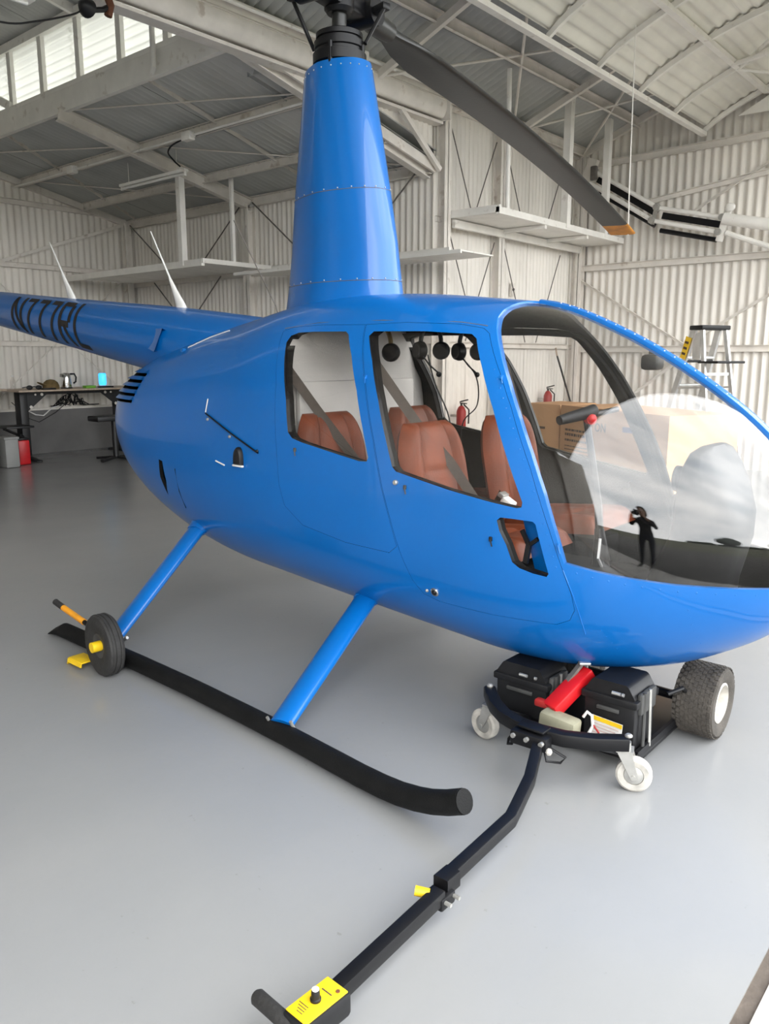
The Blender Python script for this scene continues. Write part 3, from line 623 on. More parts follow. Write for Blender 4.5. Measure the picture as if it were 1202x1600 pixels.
# blue strip down the middle of the bubble, standing proud of the glass
def strip_pts(X): a = float(kin(KZT, X)); return a
mb = MB(); xs = list(np.linspace(1.20, 2.43, 40)); secs = []
for x in xs:
    z = strip_pts(x); e = 1e-3; sl = (strip_pts(min(2.449, x + e)) - strip_pts(x - e)) / (2 * e); n = Vector((-sl, 0, 1)).normalized(); p = V(x, 0, z)
    secs.append([p + n * h + V(0, y, 0) for y, h in ((-.026, -.012), (-.026, .004), (-.012, .009), (.012, .009), (.026, .004), (.026, -.012))])
mb.loft(secs); mb.build('windshield_strip', 'blue_paint', HELI, 40)
mb = MB()
for x in np.linspace(1.3, 2.35, 26):
    for y in (-.016, .016): mb.ball((x, y, strip_pts(x) + .007), .0045, 6)
o = mb.build('strip_rivets', 'galv_steel', FUS, 80); o['kind'] = 'stuff'

# ---- seams, scoops, caps and fittings on the right side
def patch(poly, off, name, m, par=FUS, thick=.004):
    n = len(poly); top = [skin(x, z, off + thick)[0] for x, z in poly]; bot = [skin(x, z, off - .002)[0] for x, z in poly]
    mb = MB(); mb.add(top + bot, [list(range(n)), [n + i for i in range(n)][::-1]] + [[i, n + i, n + (i + 1) % n, (i + 1) % n] for i in range(n)]); return mb.build(name, m, par, 30)
def on_line(pts, r, name, m, off=0., par=FUS, n=6): return MB().tube([skin(x, z, off)[0] for x, z in pts], r, n).build(name, m, par)
# cooling louvres at the back of the cowl
for k in range(5):
    xa, xb, z = LOUV[k]
    pts = [xa + (xb - xa) * i / 10 for i in range(11)]; n = 11
    lo = [skin(x, z, .014)[0] for x in pts]; hi = [skin(x, z + .022, .004)[0] for x in pts]; mb = MB()
    mb.add(lo + hi + [skin(x, z + .026, -.002)[0] for x in pts], [[i, i + 1, n + i + 1, n + i] for i in range(n - 1)] + [[n + i, n + i + 1, 2 * n + i + 1, 2 * n + i] for i in range(n - 1)]); mb.build('louvre', 'blue_paint', FUS, 30)
# black fuel cap shroud with white ledge, drain rod, small stand-offs
p, n = skin(-.145, 1.05, 0); d, s, u = frame(n); mb = MB()
sec = [(math.cos(a) * .032, math.sin(a) * .055) for a in [math.pi * i / 10 for i in range(11)]] + [(-.032, -.035), (.032, -.035)]
mb.loft([[p + s * a * k + u * b * k + n * h for a, b in sec] for k, h in ((1, -.005), (1, .012), (.85, .022), (.3, .026))]); cap = mb.build('fuel_cap', 'black_plastic', FUS, 40)
MB().box(p + n * .012 - u * .040, (.014, .085, .010), .003, 0, Matrix((n, s, u)).transposed()).build('cap_ledge', 'white_plastic', cap, 30)
on_line([(-.36, 1.015), (-.28, 1.0)], .004, 'drain_tube', 'white_plastic', .004)
on_line([(-.471, 1.255), (-.22, 1.17), (.017, 1.088)], .0045, 'cowl_strut', 'black_paint', .008)
on_line([(-.475, 1.26), (-.47, 1.33)], .0035, 'cowl_pin', 'galv_steel', .005)
on_line([(-.80, .93), (-.79, .80), (-.775, .70)], .0035, 'cowl_seam', 'black_paint', .0)
on_line([(.03, 1.686), (.268, 1.707), (.67, 1.707), (1.064, 1.69), (1.19, 1.672)], .0022, 'roof_seam', 'rod_dark', .0)
on_line([(1.654, .775), (1.69, .68), (1.71, .60), (1.72, .52)], .0022, 'nose_seam', 'blue_paint', .001)
for x, z in ((-.23, 1.15), (-.45, 1.225), (.005, 1.095)):
    p, n = skin(x, z, .003); MB().ball(p, .009, 8).build('fitting', 'galv_steel' if x < -.2 else 'black_plastic', FUS)
# door latches and lights
def latch(x, z, par, m='galv_steel'):
    p, n = skin(x, z, 0); d, s, u = frame(n); L = MB(); L.box(p + n * .005, (.010, .012, .018), .002, 0, Matrix((n, s, u)).transposed()); L.tube([p + n * .009, p + n * .010 - s * .008 - u * .028], .0028, 6); L.build('latch', m, par, 30)
latch(.287, 1.125, DOORS[1], 'grey_plastic'); latch(.690, 1.462, FUS, 'blue_paint'); latch(.955, 1.02, DOORS[0], 'grey_plastic'); latch(1.335, 1.47, FUS, 'blue_paint'); latch(1.635, .865, FUS, 'blue_paint'); latch(1.37, .86, DOORS[0], 'black_plastic')
p, n = skin(.905, 1.035, 0); MB().lathe([(.011, -.004), (.011, .010), (.008, .014)], p, n, 14).build('door_lock', 'galv_steel', DOORS[0])
p, n = skin(1.087, .587, 0); fl = MB().lathe([(.020, -.004), (.020, .004), (.017, .007)], p, n, 18).build('step_light', 'chrome', DOORS[0]); MB().ball(p + n * .002, .014, 10).build('lens', 'black_paint', fl)
p, n = skin(1.045, .585, 0); MB().ball(p, .008, 8).build('fitting', 'galv_steel', DOORS[0])
# open air-vent flap behind the opening in the front door
fl = MB(); A = [skin(x, z, -.024)[0] for x, z in ((1.470, .952), (1.545, .940), (1.602, .748), (1.53, .742))]
B = [a + V(-.01, .0, 0) if i in (1, 2) else a + V(-.02, .055, 0) for i, a in enumerate(A)]
fl.add(B + [b + V(0, .004, 0) for b in B], [[0, 1, 2, 3], [7, 6, 5, 4], [0, 4, 5, 1], [1, 5, 6, 2], [2, 6, 7, 3], [3, 7, 4, 0]]); vf = fl.build('vent_flap', 'blue_paint', DOORS[0], 0)
c = (B[0] + B[1] + B[2] + B[3]) / 4 + V(-.02, -.010, 0)
MB().bar(c + V(-.035, .005, .050), c + V(.0, 0, -.005), .012, .016).bar(c + V(.045, -.012, .030), c + V(0, 0, -.005), .010, .014).bar(c + V(0, 0, 0), c + V(-.012, 0, -.075), .014, .02).build('vent_latch', 'black_plastic', DOORS[0], 30)

# ---- tail boom with the registration, antennas, fins and tail rotor
BX = np.array([-.05, -.5, -1.0, -1.5, -2.1, -3.0, -4.0, -5.0, -5.95]); BZ = np.array([1.48, 1.535, 1.585, 1.645, 1.715, 1.825, 1.95, 2.07, 2.185]); BR = np.array([.17, .225, .232, .225, .205, .172, .14, .112, .085])
def bz(x): return float(np.interp(-x, -BX, BZ))
def br(x): return float(np.interp(-x, -BX, BR))
mb = MB(); n = 40
mb.loft([[V(x, -math.cos(2 * math.pi * j / n) * br(x), bz(x) + math.sin(2 * math.pi * j / n) * br(x)) for j in range(n)] for x in list(np.linspace(-.08, -5.95, 40))])
BOOM = mb.build('tail_boom', 'blue_paint', HELI, 50)
def bp(x, phi, off=.0): r = br(x) + off; return V(x, -math.cos(phi) * r, bz(x) + math.sin(phi) * r)
for xs_ in (-4.3,): MB().tube([bp(xs_, 2 * math.pi * k / 40, .0015) for k in range(41)], .003, 5).build('boom_band', 'blue_paint', BOOM)
GLY = {'N': [((0, 0), (0, 1)), ((0, 1), (1, 0)), ((1, 0), (1, 1))], '7': [((0, .93), (1, .93)), ((.95, .93), (.30, 0))], 'R': [((0, 0), (0, 1)), ((0, .93), (.85, .93)), ((.93, .9), (.93, .52)), ((0, .48), (.88, .48)), ((.45, .46), (1, 0))], 'L': [((0, 0), (0, 1)), ((0, .065), (1, .065))]}
def stroke(mb, a, b, hw, x0, wd, p0, p1, slant=.10):
    a = Vector(a); b = Vector(b); k = 14; vs = []
    hor = abs(b.y - a.y) < .05
    for i in range(k + 1):
        q = a + (b - a) * i / k
        for sgn in (-1, 1):
            u, v = (q.x, q.y + sgn * .065) if hor else (q.x + sgn * hw, q.y)
            x = x0 + (u + slant * (v - .5)) * wd; vs.append(bp(x, p0 + (p1 - p0) * v, .0025))
    mb.add(vs, [[2 * i, 2 * i + 1, 2 * i + 3, 2 * i + 2] for i in range(k)])
X0 = -3.42
for ch, x, wd in (('N', 0, .145), ('7', .195, .135), ('7', .385, .135), ('7', .575, .135), ('R', .775, .15), ('L', 1.0, .135)):
    mb = MB()
    for a, b in GLY[ch]: stroke(mb, a, b, .15, X0 + x, wd, math.radians(-48), math.radians(58))
    mb.build('registration_letter', 'ink', BOOM, 60, fix=False)
# whip antennas on top of the boom
for x, h, lean in ((-1.42, .50, -.30), (-2.78, .43, -.27)):
    z = bz(x) + br(x) - .005; a = MB()
    a.loft([[V(x + cx + c * lx, s_ * wy, z + zz) for c, s_ in [(math.cos(q), math.sin(q)) for q in [2 * math.pi * i / 12 for i in range(12)]]] for zz, cx, lx, wy in ((0, 0, .050, .022), (.02, -.005, .045, .018), (.10, -.055, .026, .013), (.18, -.105, .013, .010), (.20, -.115, .007, .007), (h, lean, .004, .004))]); a.build('whip_antenna', 'white_plastic', BOOM, 50)
MB().tube([(-.60, .1, 1.74), (-.63, .1, 1.84), (-.99, .1, 2.36)], .003, 5).build('wire_antenna', 'rod_dark', BOOM)
# small hollow scoop, open towards the nose, and white fairing line near the boom root
mb = MB(); hi_ = [bp(-1.30, .40, .028), bp(-1.38, -.20, .028)]; lo_ = [bp(-1.30, .40, -.003), bp(-1.38, -.20, -.003)]; bk_ = [bp(-1.42, .40, -.003), bp(-1.50, -.20, -.003)]
mb.add(hi_ + lo_ + bk_, [[0, 1, 5, 4], [0, 2, 4], [1, 5, 3]]); mb.build('air_scoop', 'blue_paint', BOOM, 0, fix=False)
on_line([(-.98, 1.60), (-.80, 1.655), (-.62, 1.69)], .0035, 'drip_rail', 'white_plastic', .004); p, n = skin(-1.02, 1.585, 0); MB().ball(p, .022, 8, 0, (1.4, .5, .8)).build('scoop', 'blue_paint', FUS)
# tail surfaces
def fin(poly, y0, y1, name, par=HELI): return MB().prism(poly, lambda p, t: V(p[0], t, p[1]), y0, y1).build(name, 'blue_paint', par, 20)
fin([(-5.45, 2.2), (-5.85, 3.0), (-6.2, 3.0), (-6.0, 2.15)], -.012, .012, 'upper_fin'); fin([(-5.4, 2.1), (-5.8, 1.35), (-6.1, 1.35), (-5.95, 2.1)], -.012, .012, 'lower_fin')
MB().prism([(-5.35, 0), (-5.45, 1.05), (-5.75, 1.05), (-5.75, 0)], lambda p, t: V(p[0], p[1], t), 2.15, 2.17).build('stabilizer', 'blue_paint', HELI, 20)
tr_ = MB().tube([(-5.93, 0, 2.18), (-5.93, .26, 2.18)], .035, 12).build('tail_gearbox', 'blade_black', HELI)
for s in (-1, 1): MB().box((-5.93, .26, 2.18 + s * .39), (.13, .015, .62), .004).build('tail_rotor_blade', 'blade_black', tr_)

# ---- mast fairing: airfoil column, rivet lines
def foil(cx, chord, wid, z, n=40, tilt=0):
    out = []
    for j in range(n):
        a = 2 * math.pi * j / n; c = math.cos(a); s = math.sin(a); x = c * .5; wy = .5 * abs(s) ** .85 * (1.0 if c > 0 else (1 + c * .35)) * (1 if s >= 0 else -1)
        out.append(V(cx + x * chord, wy * wid, z + tilt * x))
    return out
FZ = [(1.70, -.005, .83, .50), (1.80, -.005, .785, .42), (1.90, -.003, .755, .375), (2.1, 0, .70, .345), (2.37, -.010, .62, .325), (2.7, -.018, .50, .30), (2.95, -.025, .412, .275), (2.975, -.025, .40, .265)]
mb = MB(); mb.loft([foil(cx, ch, wd, z) for z, cx, ch, wd in FZ]); FAIR = mb.build('mast_fairing', 'blue_paint', HELI, 50)
mb = MB()
for z0 in (1.93, 2.37, 2.945):
    ch, wd, cx = [float(np.interp(z0, [f[0] for f in FZ], [f[k] for f in FZ])) for k in (2, 3, 1)]
    for j, p in enumerate(foil(cx, ch, wd, z0, 22)):
        if p.y < 0 or p.x > 0: mb.ball(p, .0042, 6)
for z0 in np.linspace(1.95, 2.9, 9):
    ch, wd, cx = [float(np.interp(z0, [f[0] for f in FZ], [f[k] for f in FZ])) for k in (2, 3, 1)]; mb.ball((cx - ch / 2, -.01, z0), .005, 6)
o = mb.build('rivets', 'galv_steel', FAIR, 80); o['kind'] = 'stuff'
for z0 in (1.93, 2.37):
    ch, wd, cx = [float(np.interp(z0, [f[0] for f in FZ], [f[k] for f in FZ])) for k in (2, 3, 1)]; q = foil(cx, ch + .002, wd + .002, z0 - .008); MB().tube(q + [q[0]], .0018, 5, cap=False).build('panel_seam', 'rod_dark', FAIR)

# ---- rotor head and blades
MST = MB().tube([(0, 0, 2.9), (0, 0, 3.36)], .037, 20).build('rotor_mast', 'blade_black', HELI)
sw = MB().lathe([(.115, 2.975), (.135, 2.985), (.135, 3.03), (.12, 3.036), (.12, 3.05), (.128, 3.055), (.128, 3.085), (.11, 3.09), (.11, 3.10), (.118, 3.104), (.118, 3.125), (.085, 3.14), (.05, 3.15)], (0, 0, 0), n=28).build('swashplate', 'black_paint', HELI, 30)
for a in (.3, 1.9, 3.5, 5.1): MB().tube([(.125 * math.cos(a), .125 * math.sin(a), 2.93), (.125 * math.cos(a), .125 * math.sin(a), 3.06)], .012, 8).build('control_rod', 'black_paint', sw)
tip = Vector((-.672, 5.0, 2.79)); BD = Vector((tip.x, tip.y, 0)).normalized(); BS = Vector((BD.y, -BD.x, 0))   # BS: towards the nose side
hub = MB()
hub.lathe([(.06, 3.22), (.075, 3.24), (.075, 3.33), (.05, 3.35)], (0, 0, 0), n=20); hub.bar(-BD * .30 + V(0, 0, 3.285), BD * .30 + V(0, 0, 3.285), .11, .085, b=.015)
for s in (-1, 1): hub.tube([BD * .21 * s - BS * .09 + V(0, 0, 3.285), BD * .21 * s + BS * .09 + V(0, 0, 3.285)], .068, 18)
HUB = hub.build('rotor_hub', 'black_paint', HELI, 35)
for s in (-1, 1):
    q = BD * .21 * s - BS * .092 + V(0, 0, 3.285)
    for k in range(8):
        a = 2 * math.pi * k / 8; w_ = BD * math.cos(a) * .05 + V(0, 0, math.sin(a) * .05); MB().tube([q + w_ + BS * .004, q + w_ - BS * .008], .006, 6).build('hub_bolt', 'galv_steel', HUB)
    MB().tube([BD * .03 * s + BS * .135 * s + V(0, 0, 3.07), BD * .16 * s + BS * .165 * s + V(0, 0, 3.27)], .010, 8).build('pitch_link', 'black_paint', HUB)
    MB().bar(BD * .20 * s + BS * .06 * s + V(0, 0, 3.275), BD * .16 * s + BS * .18 * s + V(0, 0, 3.275), .05, .035, b=.008).build('pitch_horn', 'black_paint', HUB)
def blade(sgn):
    dirv = BD * sgn; le = BS * sgn                                   # counter-clockwise rotor: leading edge side
    def z_at(r): return 3.285 - .055 * (r / 5.05) - .44 * (r / 5.05) ** 2
    secs = []; secs2 = []
    prof = [(0, 0), (.03, .35), (.12, .5), (.30, .5), (.6, .33), (1.0, .02), (1.0, -.02), (.6, -.24), (.30, -.38), (.12, -.40), (.03, -.28)]
    def sec(r, chord, thick, tw):
        c = dirv * r + V(0, 0, z_at(r)); ux = le * math.cos(tw) + V(0, 0, math.sin(tw)); uz = V(0, 0, math.cos(tw)) - le * math.sin(tw)
        return [c + ux * (.27 - p) * chord + uz * q * thick for p, q in prof]
    R = MB(); L = [(.36, .12, .060), (.52, .125, .05), (.70, .20, .036), (.95, .254, .032)] + [(r, .254, .031) for r in np.linspace(1.4, 4.75, 14)]
    R.loft([sec(r, c, t, .10 - .018 * r) for r, c, t in L]); b = R.build('rotor_blade', 'blade_black', HELI, 40); b['label'] = 'dark grey rotor blade with orange tip'
    T = MB(); T.loft([sec(r, .254, .0312, .10 - .018 * r) for r in (4.75, 5.045)]); T.build('blade_tip', 'orange_tip', b, 40)
    G = MB(); G.tube([dirv * .20 + V(0, 0, 3.285), dirv * .33 + V(0, 0, z_at(.33)), dirv * .46 + V(0, 0, z_at(.46))], [.055, .058, .05], 16); G.build('pitch_housing', 'blade_black', b)
    return b
blade(1); blade(-1)

# ---- landing gear
for s in (-1, 1):
    r = .042
    pts = [(x, s * yy, z) for x, yy, z in ((-1.13, 1.092, .043), (-.9, 1.094, .043), (-.4, 1.098, .043), (.07, 1.110, .043), (.45, 1.130, .043), (.76, 1.149, .043), (1.04, 1.174, .043), (1.20, 1.19, .044), (1.31, 1.20, .048), (1.40, 1.208, .056), (1.48, 1.214, .070), (1.55, 1.218, .088), (1.61, 1.221, .110), (1.675, 1.222, .140))]
    mb = MB(); mb.tube(pts, r, 20)
    sk = mb.build('skid', 'skid_black', HELI, 40)
    e = Vector(pts[-1]); dd = (e - Vector(pts[-2])).normalized(); MB().tube([e, e + dd * .006], r * .97, 18).build('end_cap', 'skid_black', sk, 30)
    hp = Vector(pts[0]); mb = MB(); mb.loft([[hp + V(-x_, w_ * math.cos(a), h_ * math.sin(a) - dz) for a in [2 * math.pi * i / 14 for i in range(14)]] for x_, w_, h_, dz in ((0, .042, .042, 0), (.05, .046, .028, .010), (.11, .048, .008, .033))]); mb.build('heel', 'skid_black', sk, 40)
    for (xt, zt_, xb, yb) in ((.565, .40, .715, 1.14), (-.745, .555, -.66, 1.10)):
        A = V(xt, s * .43, zt_ + .03); B = V(xb, s * yb, .075); d, sd, u = frame(B - A, (1, 0, 0)); mb = MB()
        sec = lambda c, ch, tk: [c + u * math.cos(a) * ch + sd * math.sin(a) * tk for a in [2 * math.pi * i / 22 for i in range(22)]]
        mb.loft([sec(A, .062, .034), sec(A.lerp(B, .5), .061, .031), sec(B, .058, .028)]); st = mb.build('strut', 'blue_paint', HELI, 40)
        for q in (-1, 1): MB().tube([B + u * q * .06 + sd * .03, B + u * q * .06 - sd * .03], .007, 8).build('bolt', 'galv_steel', st)
        mb = MB(); mb.loft([sec(A - d * .02, .075, .046), sec(A + d * .035, .068, .040)]); mb.build('strut_boot', 'blue_paint', st, 40)
MB().tube([(.60, -.40, .40), (.66, -.38, .375)], .008, 6).build('drain_hose', 'black_plastic', FUS)

# ---- cabin interior: floor, bulkhead, console, keel box, ceiling trim
mb = MB()
fl = [(x, -side_y(x, .49) - .035) for x in np.linspace(.12, 1.98, 16)]
mb.prism([(x, -w) for x, w in fl] + [(x, w) for x, w in fl[::-1]], lambda p, t: V(p[0], p[1], t), .49, .505); mb.build('cabin_floor', 'cabin_carpet', HELI, 0)
mb = MB(); v = np.linspace(0, 2 * np.pi, 60, endpoint=False)
def ring(x, off): y, z = fus_point(x, v, 0.); P = np.stack([np.full(60, x), y, z], 1); P = P - fnormal(P) * off; return [Vector(p) for p in P]
mb.add(ring(.10, .024), [list(range(60))]); mb.add(ring(.085, .024), [list(range(60))[::-1]]); mb.build('rear_bulkhead', 'grey_fabric', HELI, 0, fix=False)
MB().box((.12, 0, .98), (.03, .9, .9), .01).build('bulkhead_pad', 'grey_fabric', HELI)
MB().mm((1.02, -.11, .505), (1.72, .11, .66), .02).build('keel_console', 'lining_dark', HELI)
# instrument console: pedestal with rounded binnacle
mb = MB(); secs = []
for z, x0, x1, w in ((.475, 1.70, 2.08, .13), (.70, 1.78, 2.10, .13), (.86, 1.86, 2.13, .17), (.95, 1.885, 2.12, .23), (1.06, 1.90, 2.08, .25), (1.14, 1.915, 2.04, .235), (1.195, 1.935, 2.01, .19), (1.215, 1.955, 1.995, .12)):
    secs.append([V((x0 + x1) / 2 + math.copysign(abs(math.cos(a)) ** .6, math.cos(a)) * (x1 - x0) / 2, math.copysign(abs(math.sin(a)) ** .6, math.sin(a)) * w, z) for a in [2 * math.pi * i / 28 for i in range(28)]])
mb.loft(secs); con = mb.build('instrument_console', 'black_plastic', HELI, 50)
for k, (y, z) in enumerate(((-.13, 1.09), (0, 1.10), (.13, 1.09), (-.13, .98), (0, .985), (.13, .98))):
    MB().tube([(1.90, y, z), (1.886, y, z)], .05, 18).build('gauge', 'black_plastic', con)
for s in (-1, 1):
    MB().tube([(1.95, s * .30, .50), (1.93, s * .30, .62), (1.90, s * .36, .64), (1.90, s * .24, .64)], .011, 8).build('pedal', 'alu', HELI)
# cyclic: centre stick, T bar, grip with red cap
st = MB().tube([(1.54, 0, .60), (1.535, 0, .67), (1.51, 0, .92), (1.475, 0, 1.10), (1.435, 0, 1.29)], [.022, .02, .017, .016, .015], 10).build('cyclic_stick', 'black_plastic', HELI)
MB().tube([(1.545, 0, .475), (1.542, 0, .60), (1.535, 0, .70), (1.52, 0, .82)], [.05, .05, .035, .020], 12).build('stick_boot', 'black_plastic', st)
MB().tube([(1.435, .30, 1.315), (1.435, 0, 1.30), (1.475, -.06, 1.315)], .013, 8).build('t_bar', 'black_plastic', st)
MB().tube([(1.490, -.045, 1.330), (1.475, -.10, 1.318), (1.45, -.18, 1.305), (1.432, -.235, 1.295)], [.026, .026, .023, .019], 14).build('grip', 'black_plastic', st)
MB().tube([(1.482, -.075, 1.295), (1.508, -.095, 1.295)], .022, 12).ball((1.508, -.095, 1.298), .02, 10).build('grip_button', 'red_paint', st)
MB().tube([(1.535, -.02, .78), (1.545, -.05, .70), (1.56, -.02, .64), (1.57, 0, .62)], .007, 6).build('trim_cable', 'alu', st)
MB().tube([(1.62, -.06, .56), (1.70, -.06, .60)], .008, 6).ball((1.62, -.06, .57), .018, 8).build('carb_heat_knob', 'red_dull', HELI)
# compass / mirror at the top of the strip
MB().tube([(1.69, .03, 1.60), (1.69, .03, 1.56)], .010, 8).box((1.69, .05, 1.528), (.07, .095, .062), .016).build('compass', 'black_plastic', HELI)

# ---- seats
def back_fn(h, hw, T, front):
    def fn(a, b):
        u = -1 + 2 * a; v_ = b; w_ = hw * (1 - .30 * max(0, (v_ - .62) / .38) ** 2.2); e = max(0., 1 - abs(u) ** 7) ** .5 * max(0., 1 - v_ ** 14) ** .5 * (max(0, 1 - (1 - v_) ** 30)) ** .5
        d = T * e
        if front: d += e * (.020 * math.exp(-((abs(u) - .74) / .17) ** 2) - .012 * math.exp(-((abs(u) - .50) / .035) ** 2) - (.010 * math.exp(-((v_ - .60) / .02) ** 2) if abs(u) < .5 else 0))
        return (d if front else -d * .7, u * w_, v_ * h)
    return fn
mbk = MB(); mbk.grid(back_fn(.56, .225, .055, True), 36, 36); mbk.grid(back_fn(.56, .225, .055, False), 20, 20)
def cushion_fn(L, hw, T):
    def fn(a, b):
        u = -1 + 2 * a; t = b; e = max(0., 1 - abs(u) ** 8) ** .4 * max(0., 1 - abs(2 * t - 1) ** 9) ** .4
        return (t * L, u * hw, T * e - .010 * math.exp(-((abs(u) - .55) / .04) ** 2) * e + .012 * e * math.exp(-((abs(u) - .78) / .15) ** 2) - (.012 * math.exp(-((t - .62) / .03) ** 2) * e if abs(u) < .55 else 0))
    return fn
mcu = MB(); mcu.grid(cushion_fn(.50, .225, .075), 30, 30); mcu.grid(lambda a, b: (b * .50, (-1 + 2 * a) * .225, 0), 4, 4)
def seat(x, y, zc, lean, label):
    b0 = MB(); b0.mm((x - .02, y - .155, .507), (x + .45, y + .155, zc - .005), .012); base = b0.build('seat', 'cabin_carpet', HELI, 30); base['label'] = label
    m1 = MB(Matrix.Translation((x - .03, y, zc)) @ Matrix.Rotation(-lean, 4, 'Y')); m1.v = [m1.xf @ Vector(p) for p in mbk.v]; m1.f = mbk.f; m1.m = mbk.m; m1.build('seat_back', 'leather', base, 60)
    m2 = MB(Matrix.Translation((x, y, zc)) @ Matrix.Rotation(-.10, 4, 'Y')); m2.v = [m2.xf @ Vector(p) for p in mcu.v]; m2.f = mcu.f; m2.m = mcu.m; m2.build('seat_cushion', 'leather', base, 60)
    return base
s1 = seat(.955, -.33, .715, .20, 'brown leather front seat'); s2 = seat(.955, .32, .715, .20, 'brown leather front seat'); s3 = seat(.33, -.33, .73, .20, 'brown leather rear seat'); s4 = seat(.33, .33, .73, .20, 'brown leather rear seat')
def ribbon(pts, w, nrm, m, par, name='seat_belt'):
    P = [Vector(p) for p in pts]; vs = []; N = Vector(nrm).normalized()
    for i, p in enumerate(P):
        t = (P[min(i + 1, len(P) - 1)] - P[max(i - 1, 0)]).normalized(); sd = t.cross(N).normalized()
        vs += [p - sd * w / 2, p + sd * w / 2, p + sd * w / 2 + N * .002, p - sd * w / 2 + N * .002]
    fs = [[4 * i + a, 4 * i + (a + 1) % 4, 4 * i + 4 + (a + 1) % 4, 4 * i + 4 + a] for i in range(len(P) - 1) for a in range(4)]
    return MB().add(vs, fs).build(name, m, par, 30)
ribbon([(.66, -.50, 1.53), (.80, -.37, 1.26), (.92, -.27, 1.08), (1.06, -.20, .85)], .045, (.7, -.7, .2), 'belt_web', s1)
ribbon([(.66, -.52, 1.50), (.70, -.53, 1.15), (.78, -.53, .85)], .04, (.7, -.7, .1), 'belt_web', s1)
ribbon([(.10, -.50, 1.50), (.22, -.42, 1.30), (.31, -.30, 1.10), (.40, -.20, .92)], .045, (.7, -.7, .2), 'belt_web', s3)
ribbon([(.70, .50, 1.52), (.86, .40, 1.25), (1.0, .30, 1.0), (1.05, .22, .84)], .045, (.7, -.7, .2), 'belt_web', s2)
mb = MB(); mb.box((1.19, -.21, .925), (.06, .05, .03), .008, 0, Matrix.Rotation(.5, 3, 'Y')); bk = mb.build('belt_buckle', 'white_plastic', s1, 30); MB().box((1.165, -.215, .955), (.03, .05, .02), .004, 0, Matrix.Rotation(.5, 3, 'Y')).build('buckle_tongue', 'alu', bk, 30)
ribbon([(1.15, -.20, .96), (1.10, -.16, .90), (1.05, -.12, .82)], .04, (.5, -.6, .6), 'belt_web', s1)
# ================================================================== HEADSETS hanging in the cabin
def headset(x, y, z, label, cord, group=None, band='black_plastic'):
    h = thing('headset', label, 'headset', (x, y, z - .13), group); mb = MB()
    mb.tube([(x, y + .085 * math.cos(a), z - .05 + .10 * math.sin(a)) for a in [math.pi * i / 12 for i in range(13)]], .011, 8); mb.build('headband', band, h)
    for s in (-1, 1):
        c = MB(); c.lathe([(.022, -.028), (.040, -.024), (.045, -.008), (.045, .010), (.034, .020)], (x, y + s * .085, z - .08), (.35, -s, 0), 16); e = c.build('ear_cup', 'black_plastic', h, 40)
        MB().lathe([(.032, .018), (.036, .024), (.030, .030)], (x, y + s * .085, z - .08), (-.35, s, 0), 14).build('ear_seal', 'grey_plastic', e)
    MB().tube([(x + .02, y - .10, z - .10), (x + .06, y - .09, z - .15), (x + .08, y - .04, z - .19)], .004, 6).build('mic_boom', 'black_plastic', h); MB().ball((x + .08, y - .04, z - .195), .014, 8).build('microphone', 'black_plastic', h)
    MB().tube(sm(cord), .0035, 6).build('cord', 'black_plastic', h); return h
headset(.55, .06, 1.66, 'black headset hanging highest behind the front seats', [(.56, .02, 1.56), (.60, .03, 1.42), (.66, .07, 1.25), (.70, .05, 1.05), (.80, .02, .80)])
headset(.62, .29, 1.655, 'black headset hanging over the left rear seat', [(.62, .20, 1.56), (.66, .30, 1.45), (.63, .36, 1.30), (.56, .33, 1.20), (.58, .30, 1.0)])
headset(.47, -.24, 1.65, 'olive and black headset hanging over the right rear seat', [(.47, -.32, 1.55), (.50, -.30, 1.45), (.52, -.28, 1.36)], None, 'khaki_cap')

# ================================================================== TUG under the nose
T = thing('tug', 'black battery tug with casters and long tow bar parked under the helicopter nose', 'tug', (1.65, -.4, 0))
mb = MB(); mb.mm((1.27, -.44, .035), (1.93, .22, .055), .004); mb.mm((1.27, -.44, .055), (1.285, .22, .085)); mb.mm((1.915, -.44, .055), (1.93, .22, .085)); mb.mm((1.27, -.45, .055), (1.93, -.435, .08)); mb.build('tray', 'black_paint', T, 30)
# bowed front bar
fb = [(1.345, -.565, .205), (1.375, -.60, .205), (1.43, -.655, .200), (1.50, -.70, .195), (1.58, -.72, .19), (1.67, -.725, .19), (1.76, -.71, .19), (1.86, -.665, .192), (1.955, -.60, .195)]
mb = MB(); P = [Vector(p) for p in fb]; secs = []
for i, p in enumerate(P):
    t = (P[min(i + 1, len(P) - 1)] - P[max(i - 1, 0)]).normalized(); sd = V(0, 0, 1).cross(t).normalized(); secs.append([p + sd * a + V(0, 0, b) for a, b in roundpoly([(-.025, -.025), (.025, -.025), (.025, .025), (-.025, .025)], .008, 2)])
mb.loft(secs); FB = mb.build('front_bar', 'black_paint', T, 40)
for p in (fb[0], fb[-1]): MB().lathe([(.014, 0), (.014, .005), (.008, .010)], V(*p) + V(0, 0, .025), (0, 0, 1), 12).build('stem_nut', 'galv_steel', FB)
for x in (1.45, 1.85): MB().bar((x, -.66 if x < 1.6 else -.67, .185), (x, -.42, .06), .045, .035, b=.005).build('frame_arm', 'black_paint', T, 30)
